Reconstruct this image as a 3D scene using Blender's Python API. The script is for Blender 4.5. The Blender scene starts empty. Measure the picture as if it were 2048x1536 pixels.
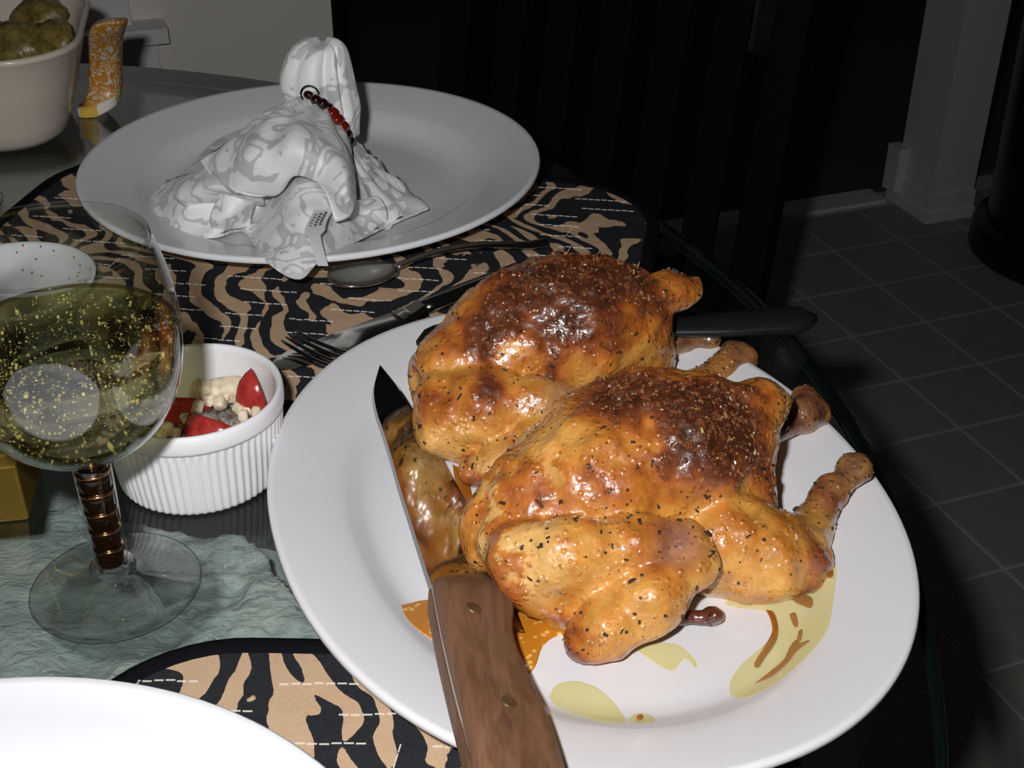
import bpy, math, random
import numpy as np
from mathutils import Vector, Matrix

# ------------------------------------------------------------------ camera, light
random.seed(7)
RNG = np.random.default_rng(11)
S = bpy.context.scene
C = S.collection
TZ = 0.74                       # table top height above the floor
CH = 0.36                       # camera height above the table top
F = 2600.0                      # focal length in photo pixels (2048 wide)
PIT = math.radians(32)

cam = bpy.data.cameras.new('camera')
cam.sensor_width = 36.0
cam.lens = F / 2048 * 36
cam.clip_start = 0.01
camo = bpy.data.objects.new('camera', cam)
C.objects.link(camo)
camo.location = (0, 0, TZ + CH)
camo.rotation_euler = (math.pi / 2 - PIT, 0, 0)
S.camera = camo

w = bpy.data.worlds.new('world')
S.world = w
w.use_nodes = True
w.node_tree.nodes['Background'].inputs[0].default_value = (1.0, 0.96, 0.9, 1)
w.node_tree.nodes['Background'].inputs[1].default_value = 0.006

# the camera's flash, up and to the left of the lens
fl = bpy.data.lights.new('flash', 'AREA')
fl.shape = 'RECTANGLE'
fl.size = 0.022
fl.size_y = 0.014
fl.energy = 3.5
fl.color = (1.0, 0.985, 0.98)
flo = bpy.data.objects.new('flash', fl)
C.objects.link(flo)
flo.matrix_world = Matrix.Translation(camo.location) @ camo.rotation_euler.to_matrix().to_4x4() @ Matrix.Translation((-0.045, 0.04, 0.0))

S.view_settings.view_transform = 'Standard'
S.view_settings.look = 'None'
S.view_settings.exposure = 0.0
S.view_settings.gamma = 1.0
S.view_settings.use_curve_mapping = False


def P(px, py, h=0.0):
    """photo pixel + height above the table -> world point"""
    u = (px - 1024) / F
    v = (768 - py) / F
    dx, dy, dz = u, math.cos(PIT) + v * math.sin(PIT), -math.sin(PIT) + v * math.cos(PIT)
    t = (h - CH) / dz
    return Vector((dx * t, dy * t, TZ + h))


# ------------------------------------------------------------------ materials
def new_mat(name):
    m = bpy.data.materials.new(name)
    m.use_nodes = True
    nt = m.node_tree
    for n in list(nt.nodes):
        nt.nodes.remove(n)
    out = nt.nodes.new('ShaderNodeOutputMaterial')
    return m, nt, out


def nd(nt, typ, **kw):
    n = nt.nodes.new(typ)
    for k, v in kw.items():
        if k.startswith('i_'):
            key = k[2:].replace('_', ' ')
            n.inputs[key].default_value = v
        else:
            setattr(n, k, v)
    return n


def c4(c):
    return (c[0], c[1], c[2], 1.0)


def coord(nt, scale=(1, 1, 1), kind='Object', rot=(0, 0, 0)):
    tc = nd(nt, 'ShaderNodeTexCoord')
    mp = nd(nt, 'ShaderNodeMapping')
    mp.inputs['Scale'].default_value = scale
    mp.inputs['Rotation'].default_value = rot
    nt.links.new(tc.outputs[kind], mp.inputs['Vector'])
    return mp.outputs[0]


def noise(nt, vec, scale, detail=3, rough=.5, dist=0.0):
    n = nd(nt, 'ShaderNodeTexNoise')
    n.inputs['Scale'].default_value = scale
    n.inputs['Detail'].default_value = detail
    n.inputs['Roughness'].default_value = rough
    n.inputs['Distortion'].default_value = dist
    nt.links.new(vec, n.inputs['Vector'])
    return n.outputs['Fac']


def ramp(nt, fac, stops, interp='LINEAR'):
    r = nd(nt, 'ShaderNodeValToRGB')
    r.color_ramp.interpolation = interp
    el = r.color_ramp.elements
    while len(el) < len(stops):
        el.new(0.5)
    for e, (p, c) in zip(el, stops):
        e.position = p
        e.color = c4(c) if len(c) == 3 else c
    nt.links.new(fac, r.inputs[0])
    return r.outputs[0]


def mixc(nt, fac, a, b, mode='MIX'):
    m = nd(nt, 'ShaderNodeMix', data_type='RGBA', blend_type=mode)
    for sock, val in ((0, fac), (6, a), (7, b)):
        if hasattr(val, 'is_output'):
            nt.links.new(val, m.inputs[sock])
        else:
            m.inputs[sock].default_value = val if sock == 0 else c4(val)
    return m.outputs[2]


def math_n(nt, op, a, b=0.0, c=None):
    m = nd(nt, 'ShaderNodeMath', operation=op)
    for i, v in enumerate((a, b) if c is None else (a, b, c)):
        if hasattr(v, 'is_output'):
            nt.links.new(v, m.inputs[i])
        else:
            m.inputs[i].default_value = v
    return m.outputs[0]


def bump(nt, height, strength, dist=0.001, prev=None):
    b = nd(nt, 'ShaderNodeBump')
    b.inputs['Strength'].default_value = strength
    b.inputs['Distance'].default_value = dist
    nt.links.new(height, b.inputs['Height'])
    if prev is not None:
        nt.links.new(prev, b.inputs['Normal'])
    return b.outputs[0]


def princ(nt, out, base, rough=.4, metal=0.0, coat=0.0, spec=.5, normal=None, **kw):
    b = nd(nt, 'ShaderNodeBsdfPrincipled')
    for key, v in (('Base Color', base), ('Roughness', rough), ('Metallic', metal),
                   ('Coat Weight', coat), ('Specular IOR Level', spec)):
        if hasattr(v, 'is_output'):
            nt.links.new(v, b.inputs[key])
        else:
            b.inputs[key].default_value = c4(v) if key == 'Base Color' else v
    for k, v in kw.items():
        b.inputs[k.replace('_', ' ')].default_value = v
    if normal is not None:
        nt.links.new(normal, b.inputs['Normal'])
    if out is not None:
        nt.links.new(b.outputs[0], out.inputs[0])
    return b


def simple(name, base, rough=.4, metal=0.0, coat=0.0, spec=.5, var=0.0, vscale=40, bstr=0.0, bscale=200, bdist=.001, **kw):
    m, nt, out = new_mat(name)
    v = coord(nt)
    col = base
    if var > 0:
        n = noise(nt, v, vscale, 4)
        col = mixc(nt, n, [x * (1 - var) for x in base], [min(1, x * (1 + var)) for x in base])
    nrm = None
    if bstr > 0:
        nrm = bump(nt, noise(nt, v, bscale, 4), bstr, bdist)
    princ(nt, out, col, rough, metal, coat, spec, nrm, **kw)
    return m


def thin_glass(name, tint=(1, 1, 1), gloss=1.0, rough=0.0, ior=1.5, edge=None, refr=0.0):
    """clear glass: see-through, Fresnel reflection, optional share of real refraction"""
    m, nt, out = new_mat(name)
    tr = nd(nt, 'ShaderNodeBsdfTransparent')
    tr.inputs[0].default_value = c4(tint)
    body = tr.outputs[0]
    if refr > 0:
        gl = nd(nt, 'ShaderNodeBsdfRefraction')
        gl.inputs['Color'].default_value = c4(tint)
        gl.inputs['IOR'].default_value = ior
        gl.inputs['Roughness'].default_value = rough
        mx = nd(nt, 'ShaderNodeMixShader')
        mx.inputs[0].default_value = refr
        nt.links.new(tr.outputs[0], mx.inputs[1])
        nt.links.new(gl.outputs[0], mx.inputs[2])
        body = mx.outputs[0]
    gs = nd(nt, 'ShaderNodeBsdfGlossy')
    gs.inputs['Roughness'].default_value = max(rough, 0.01)
    fr = nd(nt, 'ShaderNodeFresnel')
    geo = nd(nt, 'ShaderNodeNewGeometry')
    # the pane is treated as thin: same reflectance from either side
    nt.links.new(math_n(nt, 'MULTIPLY_ADD', geo.outputs['Backfacing'], 1 / ior - ior, ior), fr.inputs['IOR'])
    fac = math_n(nt, 'MULTIPLY', fr.outputs[0], gloss)
    mx2 = nd(nt, 'ShaderNodeMixShader')
    nt.links.new(fac, mx2.inputs[0])
    nt.links.new(body, mx2.inputs[1])
    nt.links.new(gs.outputs[0], mx2.inputs[2])
    nt.links.new(mx2.outputs[0], out.inputs[0])
    return m


M = {}
M['porcelain'] = simple('white_porcelain', (.76, .76, .79), .22, spec=.45)
M['plate_white'] = simple('white_glazed_plate', (.84, .86, .89), .2, spec=.45)
M['ramekin'] = simple('ramekin_glaze', (.82, .82, .85), .1, spec=.5)
M['casserole'] = simple('cream_stoneware', (.66, .59, .50), .22, spec=.45)
M['steel'] = simple('polished_steel', (.55, .54, .52), .12, 1.0)
M['steel_dark'] = simple('shadowed_steel', (.50, .49, .47), .16, 1.0)
M['blade'] = simple('knife_blade_steel', (.46, .46, .47), .09, 1.0)
M['black_plastic'] = simple('black_nylon', (.012, .012, .013), .28)
M['black_wood'] = simple('black_stained_wood', (.006, .006, .007), .7, spec=.03)
M['binding'] = simple('black_binding', (.006, .006, .008), .95, spec=.05, bstr=.3, bscale=900)
M['thread'] = simple('nylon_thread', (.75, .72, .66), .3)
M['glass_edge'] = simple('dark_green_glass_edge', (.004, .008, .007), .08)
M['table_glass'] = thin_glass('table_glass', (.930, .966, .957), 1.0)
M['clear'] = thin_glass('clear_glass', (.97, .98, .98), 1.6)
M['clear_thick'] = thin_glass('thick_clear_glass', (.96, .98, .97), 1.6, refr=.25)
M['gold'] = simple('gold_foil', (.56, .36, .07), .28, .85, bstr=.15, bscale=120, bdist=.002)
M['copper'] = simple('copper_ring', (.85, .42, .18), .15, 1.0)
M['amber_bead'] = simple('black_amber_bead', (.014, .006, .002), .06, .2)
M['red_bead'] = simple('red_glass_bead', (.16, .008, .004), .08, 0, coat=1.0)
M['dark_bead'] = simple('dark_garnet_bead', (.02, .003, .003), .1, 0, coat=1.0)
M['brass'] = simple('brass_wire', (.45, .33, .12), .25, 1.0)
M['rivet'] = simple('worn_rivet', (.16, .10, .05), .45, .6)
M['dark_wire'] = simple('dark_wire', (.06, .05, .045), .3, 1.0)
M['wall'] = simple('painted_wall', (.80, .77, .73), .75, var=.03, vscale=8, bstr=.1, bscale=300)
M['trim'] = simple('painted_trim', (.78, .77, .75), .5, var=.03, vscale=10)
M['carpet'] = simple('dark_carpet', (.10, .095, .09), .95, var=.3, vscale=300)
M['grout'] = simple('grout', (.55, .55, .54), .85, var=.1, vscale=90)
M['tile'] = simple('grey_brown_tile', (.36, .335, .31), .55, var=.16, vscale=26, bstr=.12, bscale=140)
M['bin'] = simple('black_bin', (.008, .008, .009), .32)
M['herb'] = simple('herb_flake', (.035, .022, .010), .5)
M['seed'] = simple('pale_seed', (.55, .42, .2), .5)
M['crust'] = simple('brown_crust', (.17, .052, .018), .35, coat=.5, var=.6, vscale=300)
M['crust_pale'] = simple('toasted_grain', (.33, .16, .05), .4, coat=.4, var=.4, vscale=300)
M['char'] = simple('charred_bone', (.10, .028, .016), .22, coat=.6, var=.5, vscale=160, bstr=.6, bscale=400)
M['sauce'] = simple('brown_juice', (.34, .10, .008), .08, coat=.5, var=.35, vscale=300)
M['label'] = simple('care_label', (.62, .63, .66), .5)
M['ink'] = simple('label_ink', (.12, .12, .13), .7)
M['dark_pane'] = simple('window_night_pane', (.01, .01, .012), .05)


def mat_juice():
    m, nt, out = new_mat('yellow_pan_juice')
    tr = nd(nt, 'ShaderNodeBsdfTransparent')
    v = coord(nt)
    n = noise(nt, v, 60, 3)
    col = mixc(nt, n, (.985, .97, .78), (.96, .92, .60))
    nt.links.new(col, tr.inputs[0])
    gs = nd(nt, 'ShaderNodeBsdfPrincipled')
    gs.inputs['Base Color'].default_value = (.80, .72, .34, 1)
    gs.inputs['Roughness'].default_value = .06
    mx = nd(nt, 'ShaderNodeMixShader')
    mx.inputs[0].default_value = .14
    nt.links.new(tr.outputs[0], mx.inputs[1])
    nt.links.new(gs.outputs[0], mx.inputs[2])
    nt.links.new(mx.outputs[0], out.inputs[0])
    return m


M['juice'] = mat_juice()


def mat_froth():
    m, nt, out = new_mat('orange_speckled_juice')
    v = coord(nt)
    vo = nd(nt, 'ShaderNodeTexVoronoi')
    vo.inputs['Scale'].default_value = 300
    nt.links.new(v, vo.inputs['Vector'])
    n = noise(nt, v, 90, 3)
    spots = ramp(nt, math_n(nt, 'ADD', vo.outputs['Distance'], math_n(nt, 'MULTIPLY', n, .5)), [(.36, (.80, .56, .16)), (.62, (.52, .19, .015))])
    princ(nt, out, spots, .1, coat=.4)
    return m


M['froth'] = mat_froth()


def mat_wine():
    m, nt, out = new_mat('pale_sparkling_wine')
    tr = nd(nt, 'ShaderNodeBsdfTransparent')
    tr.inputs[0].default_value = (.93, .90, .62, 1)
    g = nd(nt, 'ShaderNodeBsdfGlass')
    g.inputs['Color'].default_value = (.95, .92, .66, 1)
    g.inputs['IOR'].default_value = 1.34
    g.inputs['Roughness'].default_value = 0.0
    mx = nd(nt, 'ShaderNodeMixShader')
    mx.inputs[0].default_value = .55
    nt.links.new(tr.outputs[0], mx.inputs[1])
    nt.links.new(g.outputs[0], mx.inputs[2])
    nt.links.new(mx.outputs[0], out.inputs[0])
    return m


M['wine'] = mat_wine()
M['bubble'] = simple('gas_bubble', (.95, .88, .55), .08, 0, coat=1.0, spec=1.0)


def mat_slate():
    m, nt, out = new_mat('green_grey_slate')
    v = coord(nt)
    v2 = coord(nt, (19, 33, 30), rot=(0, 0, -.9))
    n1 = noise(nt, v, 18, 6, .6, .6)
    n2 = noise(nt, v2, 3, 6, .65, .8)
    col = ramp(nt, math_n(nt, 'ADD', math_n(nt, 'MULTIPLY', n1, .5), math_n(nt, 'MULTIPLY', n2, .5)),
               [(.3, (.26, .31, .31)), (.42, (.48, .54, .53)), (.56, (.62, .65, .62)), (.7, (.72, .69, .60))])
    nb = bump(nt, n2, .8, .006)
    nb = bump(nt, noise(nt, v, 130, 5, .6), .3, .002, nb)
    princ(nt, out, col, .6, spec=.4, normal=nb)
    return m


M['slate'] = mat_slate()
M['stone'] = simple('smooth_grey_stone', (.46, .50, .50), .6, var=.25, vscale=30, bstr=.3, bscale=160)


def mat_zebra():
    m, nt, out = new_mat('tiger_stripe_cloth')
    v = coord(nt)
    sx = nd(nt, 'ShaderNodeSeparateXYZ')
    nt.links.new(v, sx.inputs[0])
    def rotscale(rot, sc):
        m1 = nd(nt, 'ShaderNodeMapping')
        m1.inputs['Rotation'].default_value = (0, 0, rot)
        nt.links.new(v, m1.inputs['Vector'])
        m2 = nd(nt, 'ShaderNodeMapping')
        m2.inputs['Scale'].default_value = sc
        nt.links.new(m1.outputs[0], m2.inputs['Vector'])
        return m2.outputs[0]
    big = noise(nt, v, 8, 1.0, .5, .4)
    mid = noise(nt, v, 26, 1.5, .5, .3)
    lin = math_n(nt, 'ADD', math_n(nt, 'MULTIPLY', sx.outputs[0], 235), math_n(nt, 'MULTIPLY', sx.outputs[1], 160))
    ph = math_n(nt, 'ADD', lin, math_n(nt, 'ADD', math_n(nt, 'MULTIPLY', big, 64), math_n(nt, 'MULTIPLY', mid, 12)))
    s = math_n(nt, 'SINE', ph)
    wd = noise(nt, rotscale(-.6, (1.0, .40, 1)), 76, 1.5)
    th = math_n(nt, 'MULTIPLY', math_n(nt, 'SUBTRACT', wd, .5), 5.0)
    d = math_n(nt, 'ADD', s, th)
    d = math_n(nt, 'ADD', d, math_n(nt, 'MULTIPLY', noise(nt, v, 420, 2), .3))
    k = ramp(nt, math_n(nt, 'MULTIPLY_ADD', d, .25, .5), [(.565, (0, 0, 0)), (.58, (1, 1, 1))])
    tan = mixc(nt, noise(nt, v, 40, 3), (.42, .25, .14), (.56, .38, .24))
    tan = mixc(nt, noise(nt, v, 900, 2), tan, (.62, .45, .30))
    blk = mixc(nt, noise(nt, v, 700, 2), (.010, .011, .014), (.028, .030, .036))
    col = mixc(nt, k, blk, tan)
    nb = bump(nt, noise(nt, v, 1500, 2), .25, .0006)
    nb = bump(nt, noise(nt, v, 60, 2), .35, .003, nb)
    princ(nt, out, col, .75, spec=.25, normal=nb)
    return m


M['zebra'] = mat_zebra()


def mat_damask():
    m, nt, out = new_mat('white_damask')
    v = coord(nt)
    a = noise(nt, v, 30, 1.5, .5, 1.6)
    b = noise(nt, v, 120, 1.5, .5, 1.2)
    f = math_n(nt, 'ADD', math_n(nt, 'SINE', math_n(nt, 'MULTIPLY', a, 26)), math_n(nt, 'MULTIPLY', b, .9))
    k = ramp(nt, math_n(nt, 'MULTIPLY_ADD', f, .4, .4), [(.72, (0, 0, 0)), (.76, (1, 1, 1))])
    col = mixc(nt, k, (.92, .92, .91), (.60, .60, .61))
    weave = noise(nt, coord(nt, (1, 1, 3)), 1200, 2)
    wrinkle = noise(nt, v, 90, 3)
    nb = bump(nt, weave, .25, .0006)
    nb = bump(nt, wrinkle, .35, .002, nb)
    rg = mixc(nt, k, (.42, .42, .42), (.6, .6, .6))
    b_ = princ(nt, out, col, rg, spec=.5, normal=nb)
    b_.inputs['Sheen Weight'].default_value = .25
    return m


M['damask'] = mat_damask()


def mat_orange():
    m, nt, out = new_mat('orange_swirl_print')
    v = coord(nt)
    a = noise(nt, v, 90, 1.0, .5, 1.6)
    s = math_n(nt, 'SINE', math_n(nt, 'MULTIPLY', a, 34))
    k = ramp(nt, math_n(nt, 'MULTIPLY_ADD', s, .5, .5), [(.66, (0, 0, 0)), (.76, (1, 1, 1))])
    col = mixc(nt, k, (.52, .21, .02), (.62, .58, .48))
    princ(nt, out, col, .35, coat=.3, normal=bump(nt, k, .3, .0015))
    return m


M['orange'] = mat_orange()


def mat_check():
    m, nt, out = new_mat('yellow_white_check')
    ck = nd(nt, 'ShaderNodeTexChecker')
    ck.inputs['Scale'].default_value = 75
    ck.inputs['Color1'].default_value = (.80, .52, .08, 1)
    ck.inputs['Color2'].default_value = (.86, .82, .74, 1)
    nt.links.new(coord(nt, (1, 1, .02)), ck.inputs['Vector'])
    princ(nt, out, ck.outputs[0], .5)
    return m


M['check'] = mat_check()


def mat_wood():
    m, nt, out = new_mat('worn_walnut_handle')
    v = coord(nt, (1, 1, 1))
    n1 = noise(nt, coord(nt, (260, 14, 260), rot=(0, 0, -.28)), 1.0, 4, .6, .5)
    n2 = noise(nt, v, 35, 3)
    col = ramp(nt, n1, [(.3, (.085, .038, .020)), (.5, (.165, .078, .040)), (.7, (.24, .125, .068))])
    col = mixc(nt, math_n(nt, 'MULTIPLY', n2, .5), col, (.20, .10, .06))
    princ(nt, out, col, .5, spec=.35, normal=bump(nt, n1, .25, .001))
    return m


M['wood'] = mat_wood()


def mat_skin(name):
    """roast skin: colour carried by the mesh (golden to burnt), fine specks and glaze here"""
    m, nt, out = new_mat(name)
    at = nd(nt, 'ShaderNodeVertexColor', layer_name='roast')
    v = coord(nt)
    n1 = noise(nt, v, 110, 4, .6)
    n2 = noise(nt, v, 420, 3, .6)
    col = mixc(nt, .85, at.outputs[0], mixc(nt, n1, (.45, .45, .45), (1.45, 1.45, 1.45)), 'MULTIPLY')
    col = mixc(nt, .3, col, mixc(nt, n2, (.55, .5, .45), (1.4, 1.4, 1.4)), 'MULTIPLY')
    vo = nd(nt, 'ShaderNodeTexVoronoi')
    vo.inputs['Scale'].default_value = 190
    nt.links.new(v, vo.inputs['Vector'])
    sp = ramp(nt, vo.outputs['Distance'], [(.10, (1, 1, 1)), (.17, (0, 0, 0))])
    keep = ramp(nt, noise(nt, v, 55, 2), [(.50, (0, 0, 0)), (.60, (1, 1, 1))])
    col = mixc(nt, math_n(nt, 'MULTIPLY', sp, keep), col, (.10, .035, .012))
    # beads of hot fat on the skin
    dr = nd(nt, 'ShaderNodeTexVoronoi', feature='SMOOTH_F1')
    dr.inputs['Scale'].default_value = 300
    dr.inputs['Smoothness'].default_value = .25
    nt.links.new(v, dr.inputs['Vector'])
    drop = ramp(nt, dr.outputs['Distance'], [(.08, (1, 1, 1)), (.42, (0, 0, 0))], 'EASE')
    dm = ramp(nt, noise(nt, v, 60, 2), [(.38, (.25, .25, .25)), (.58, (1, 1, 1))])
    nb = bump(nt, noise(nt, v, 80, 3, .5), .35, .004)
    nb = bump(nt, noise(nt, v, 380, 2, .5), .16, .002, nb)
    nb = bump(nt, math_n(nt, 'MULTIPLY', drop, dm), .55, .0011, nb)
    b = princ(nt, out, col, .42, coat=1.0, spec=.5, normal=nb)
    b.inputs['Coat Roughness'].default_value = .13
    nt.links.new(nb, b.inputs['Coat Normal'])
    b.inputs['Subsurface Weight'].default_value = .12
    b.inputs['Subsurface Radius'].default_value = (.006, .003, .001)
    b.inputs['Subsurface Scale'].default_value = 1.0
    return m


M['skin'] = mat_skin('roast_skin')


def mat_food(name, c1, c2, rough, scale, coat=0.0, bs=.4):
    m, nt, out = new_mat(name)
    v = coord(nt)
    n = noise(nt, v, scale, 4, .6)
    princ(nt, out, ramp(nt, n, [(.32, c1), (.62, c2)]), rough, coat=coat, normal=bump(nt, noise(nt, v, scale * 2.2, 4), bs, .001))
    return m


M['tomato'] = mat_food('tomato_flesh', (.30, .018, .020), (.46, .05, .04), .15, 150, .6, .2)
M['tomato_in'] = mat_food('tomato_inside', (.50, .12, .06), (.62, .20, .10), .2, 200, .5, .3)
M['feta'] = mat_food('feta_cheese', (.62, .50, .33), (.86, .76, .58), .6, 300)
M['grey_feta'] = mat_food('peppered_dressing', (.05, .045, .04), (.45, .41, .36), .35, 420, .3)
M['yellow_pepper'] = mat_food('yellow_pepper', (.50, .34, .02), (.62, .46, .05), .15, 90, .6, .1)
M['potato'] = mat_food('herbed_potato', (.07, .05, .012), (.27, .20, .055), .35, 130, .2, .6)


# ------------------------------------------------------------------ object helpers
BASE = {}


def tag(o, label=None, cat=None, group=None, kind=None):
    if label:
        o['label'] = label
    if cat:
        o['category'] = cat
    if group:
        o['group'] = group
    if kind:
        o['kind'] = kind
    return o


def thing(name, loc, label, cat, group=None):
    o = bpy.data.objects.new(name, None)
    C.objects.link(o)
    o.location = loc
    o.empty_display_size = .02
    BASE[o] = Vector(loc)
    return tag(o, label, cat, group)


def mesh(name, verts, faces, mat, parent=None, base=None, smooth=True, mats=None, fmat=None):
    """verts in world coordinates; parent keeps its own base"""
    if parent is not None:
        b = BASE[parent]
    else:
        b = Vector(base) if base is not None else Vector((0, 0, 0))
    V = np.asarray([tuple(v) for v in verts], dtype=float) - np.array(b)
    me = bpy.data.meshes.new(name)
    me.from_pydata(V.tolist(), [], [tuple(int(i) for i in f) for f in faces])
    me.validate()
    me.update()
    if smooth:
        me.polygons.foreach_set('use_smooth', [True] * len(me.polygons))
    for x in (mats or [mat]):
        me.materials.append(x)
    if fmat is not None:
        me.polygons.foreach_set('material_index', fmat)
    o = bpy.data.objects.new(name, me)
    C.objects.link(o)
    if parent is not None:
        o.parent = parent
    else:
        o.location = b
    BASE[o] = b
    return o


def auto_sharp(o, ang=35):
    me = o.data
    try:
        me.set_sharp_from_angle(angle=math.radians(ang))
    except Exception:
        pass
    return o


def bevel(o, wdt, seg=2, ang=35):
    b = o.modifiers.new('bevel', 'BEVEL')
    b.width = wdt
    b.segments = seg
    b.limit_method = 'ANGLE'
    b.angle_limit = math.radians(ang)
    return o


def join(*parts):
    V, Fc = [], []
    for v, f in parts:
        n = len(V)
        V += [tuple(p) for p in v]
        Fc += [tuple(i + n for i in q) for q in f]
    return V, Fc


def lathe(prof, n=64, c=(0, 0, 0), rmod=None, close=False):
    V, Fc, rows = [], [], []
    for j, (r, z) in enumerate(prof):
        if r < 1e-7:
            rows.append([len(V)])
            V.append((c[0], c[1], c[2] + z))
        else:
            row = []
            for i in range(n):
                a = 2 * math.pi * i / n
                rr = r * (rmod(a, j) if rmod else 1)
                row.append(len(V))
                V.append((c[0] + rr * math.cos(a), c[1] + rr * math.sin(a), c[2] + z))
            rows.append(row)
    pairs = list(zip(rows, rows[1:]))
    if close:
        pairs.append((rows[-1], rows[0]))
    for A, B in pairs:
        if len(A) == 1 and len(B) == 1:
            continue
        for i in range(n):
            k = (i + 1) % n
            if len(A) == 1:
                Fc.append((A[0], B[k], B[i]))
            elif len(B) == 1:
                Fc.append((A[i], A[k], B[0]))
            else:
                Fc.append((A[i], A[k], B[k], B[i]))
    return V, Fc


def box(cx, cy, cz, sx, sy, sz, rz=0.0):
    V = []
    for dz in (-.5, .5):
        for dx, dy in ((-.5, -.5), (.5, -.5), (.5, .5), (-.5, .5)):
            x, y = dx * sx, dy * sy
            V.append((cx + x * math.cos(rz) - y * math.sin(rz), cy + x * math.sin(rz) + y * math.cos(rz), cz + dz * sz))
    return V, [(0, 3, 2, 1), (4, 5, 6, 7), (0, 1, 5, 4), (1, 2, 6, 5), (2, 3, 7, 6), (3, 0, 4, 7)]


def loft(secs, cap=True, closed=True):
    """secs: list of rings (lists of points, same count)"""
    n = len(secs[0])
    V = [tuple(p) for s in secs for p in s]
    Fc = []
    for j in range(len(secs) - 1):
        for i in range(n if closed else n - 1):
            k = (i + 1) % n
            Fc.append((j * n + i, j * n + k, (j + 1) * n + k, (j + 1) * n + i))
    if cap and closed:
        Fc.append(tuple(range(n - 1, -1, -1)))
        Fc.append(tuple((len(secs) - 1) * n + i for i in range(n)))
    return V, Fc


def tube(pts, rad, n=10, flat=1.0, up=(0, 0, 1)):
    pts = [Vector(p) for p in pts]
    secs = []
    for i, p in enumerate(pts):
        t = (pts[min(i + 1, len(pts) - 1)] - pts[max(i - 1, 0)]).normalized()
        s = t.cross(Vector(up))
        if s.length < 1e-4:
            s = t.cross(Vector((1, 0, 0)))
        s.normalize()
        u = s.cross(t)
        r = rad[i] if hasattr(rad, '__len__') else rad
        secs.append([p + s * (r * math.cos(2 * math.pi * k / n)) + u * (r * flat * math.sin(2 * math.pi * k / n)) for k in range(n)])
    return loft(secs)


def crom(pts, m):
    """Catmull-Rom through the points, m samples per span"""
    p = [np.array(q, float) for q in pts]
    p = [2 * p[0] - p[1]] + p + [2 * p[-1] - p[-2]]
    out = []
    for i in range(1, len(p) - 2):
        for k in range(m):
            t = k / m
            a, b, c, d = p[i - 1], p[i], p[i + 1], p[i + 2]
            out.append(.5 * ((2 * b) + (c - a) * t + (2 * a - 5 * b + 4 * c - d) * t * t + (3 * b - 3 * c + d - a) * t ** 3))
    out.append(p[-2])
    return out


def patch(grid, mu, mv):
    """grid of control points [col][row] -> smooth dense sheet"""
    cols = [crom(c, mv) for c in grid]
    rows = list(zip(*cols))
    dense = [crom(r, mu) for r in rows]          # dense[row][col]
    nr, nc = len(dense), len(dense[0])
    V = [tuple(p) for r in dense for p in r]
    Fc = [(j * nc + i, j * nc + i + 1, (j + 1) * nc + i + 1, (j + 1) * nc + i) for j in range(nr - 1) for i in range(nc - 1)]
    return V, Fc


def sphere(c, r, nu=10, nv=6, sc=(1, 1, 1)):
    prof = [(r * math.sin(math.pi * j / nv), -r * math.cos(math.pi * j / nv)) for j in range(nv + 1)]
    prof[0] = (0, -r)
    prof[-1] = (0, r)
    V, Fc = lathe(prof, nu)
    return [(c[0] + x * sc[0], c[1] + y * sc[1], c[2] + z * sc[2]) for x, y, z in V], Fc


# ------------------------------------------------------------------ value noise in numpy
def vnoise(p, scale, seed=0):
    q = np.asarray(p) * scale
    i = np.floor(q).astype(np.int64)
    f = q - i
    f = f * f * (3 - 2 * f)

    def hsh(a, b, c):
        n = (a * 374761393 + b * 668265263 + c * 2147483647 + seed * 974634777) & 0xffffffff
        n = ((n ^ (n >> 13)) * 1274126177) & 0xffffffff
        n = n ^ (n >> 16)
        return (n & 0xffff) / 65535.0
    r = 0
    for dx in (0, 1):
        for dy in (0, 1):
            for dz in (0, 1):
                wgt = (f[:, 0] if dx else 1 - f[:, 0]) * (f[:, 1] if dy else 1 - f[:, 1]) * (f[:, 2] if dz else 1 - f[:, 2])
                r = r + wgt * hsh(i[:, 0] + dx, i[:, 1] + dy, i[:, 2] + dz)
    return r


def fbm(p, scale, seed=0, octv=3):
    s, a, t = 0, 1.0, 0
    for o in range(octv):
        s = s + a * vnoise(p, scale * 2 ** o, seed + o * 17)
        t += a
        a *= .5
    return s / t


# ================================================================== THE ROOM
A20 = math.radians(20)
E1 = Vector((math.cos(A20), math.sin(A20), 0))
E2 = Vector((-math.sin(A20), math.cos(A20), 0))


def slab(name, o, l1, l2, z0, z1, mat, parent=None, structure=True, base=None):
    """box with corner o, running l1 along E1 and l2 along E2"""
    o = Vector((o[0], o[1], 0))
    V = []
    for z in (z0, z1):
        for a, b in ((0, 0), (l1, 0), (l1, l2), (0, l2)):
            p = o + E1 * a + E2 * b
            V.append((p.x, p.y, z))
    Fc = [(0, 3, 2, 1), (4, 5, 6, 7), (0, 1, 5, 4), (1, 2, 6, 5), (2, 3, 7, 6), (3, 0, 4, 7)]
    ob = mesh(name, V, Fc, mat, parent, base if base else (o.x, o.y, z0), smooth=False)
    if structure and parent is None:
        ob['kind'] = 'structure'
    return ob


TH = P(1400, 465, -TZ)
TH.z = 0
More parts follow.
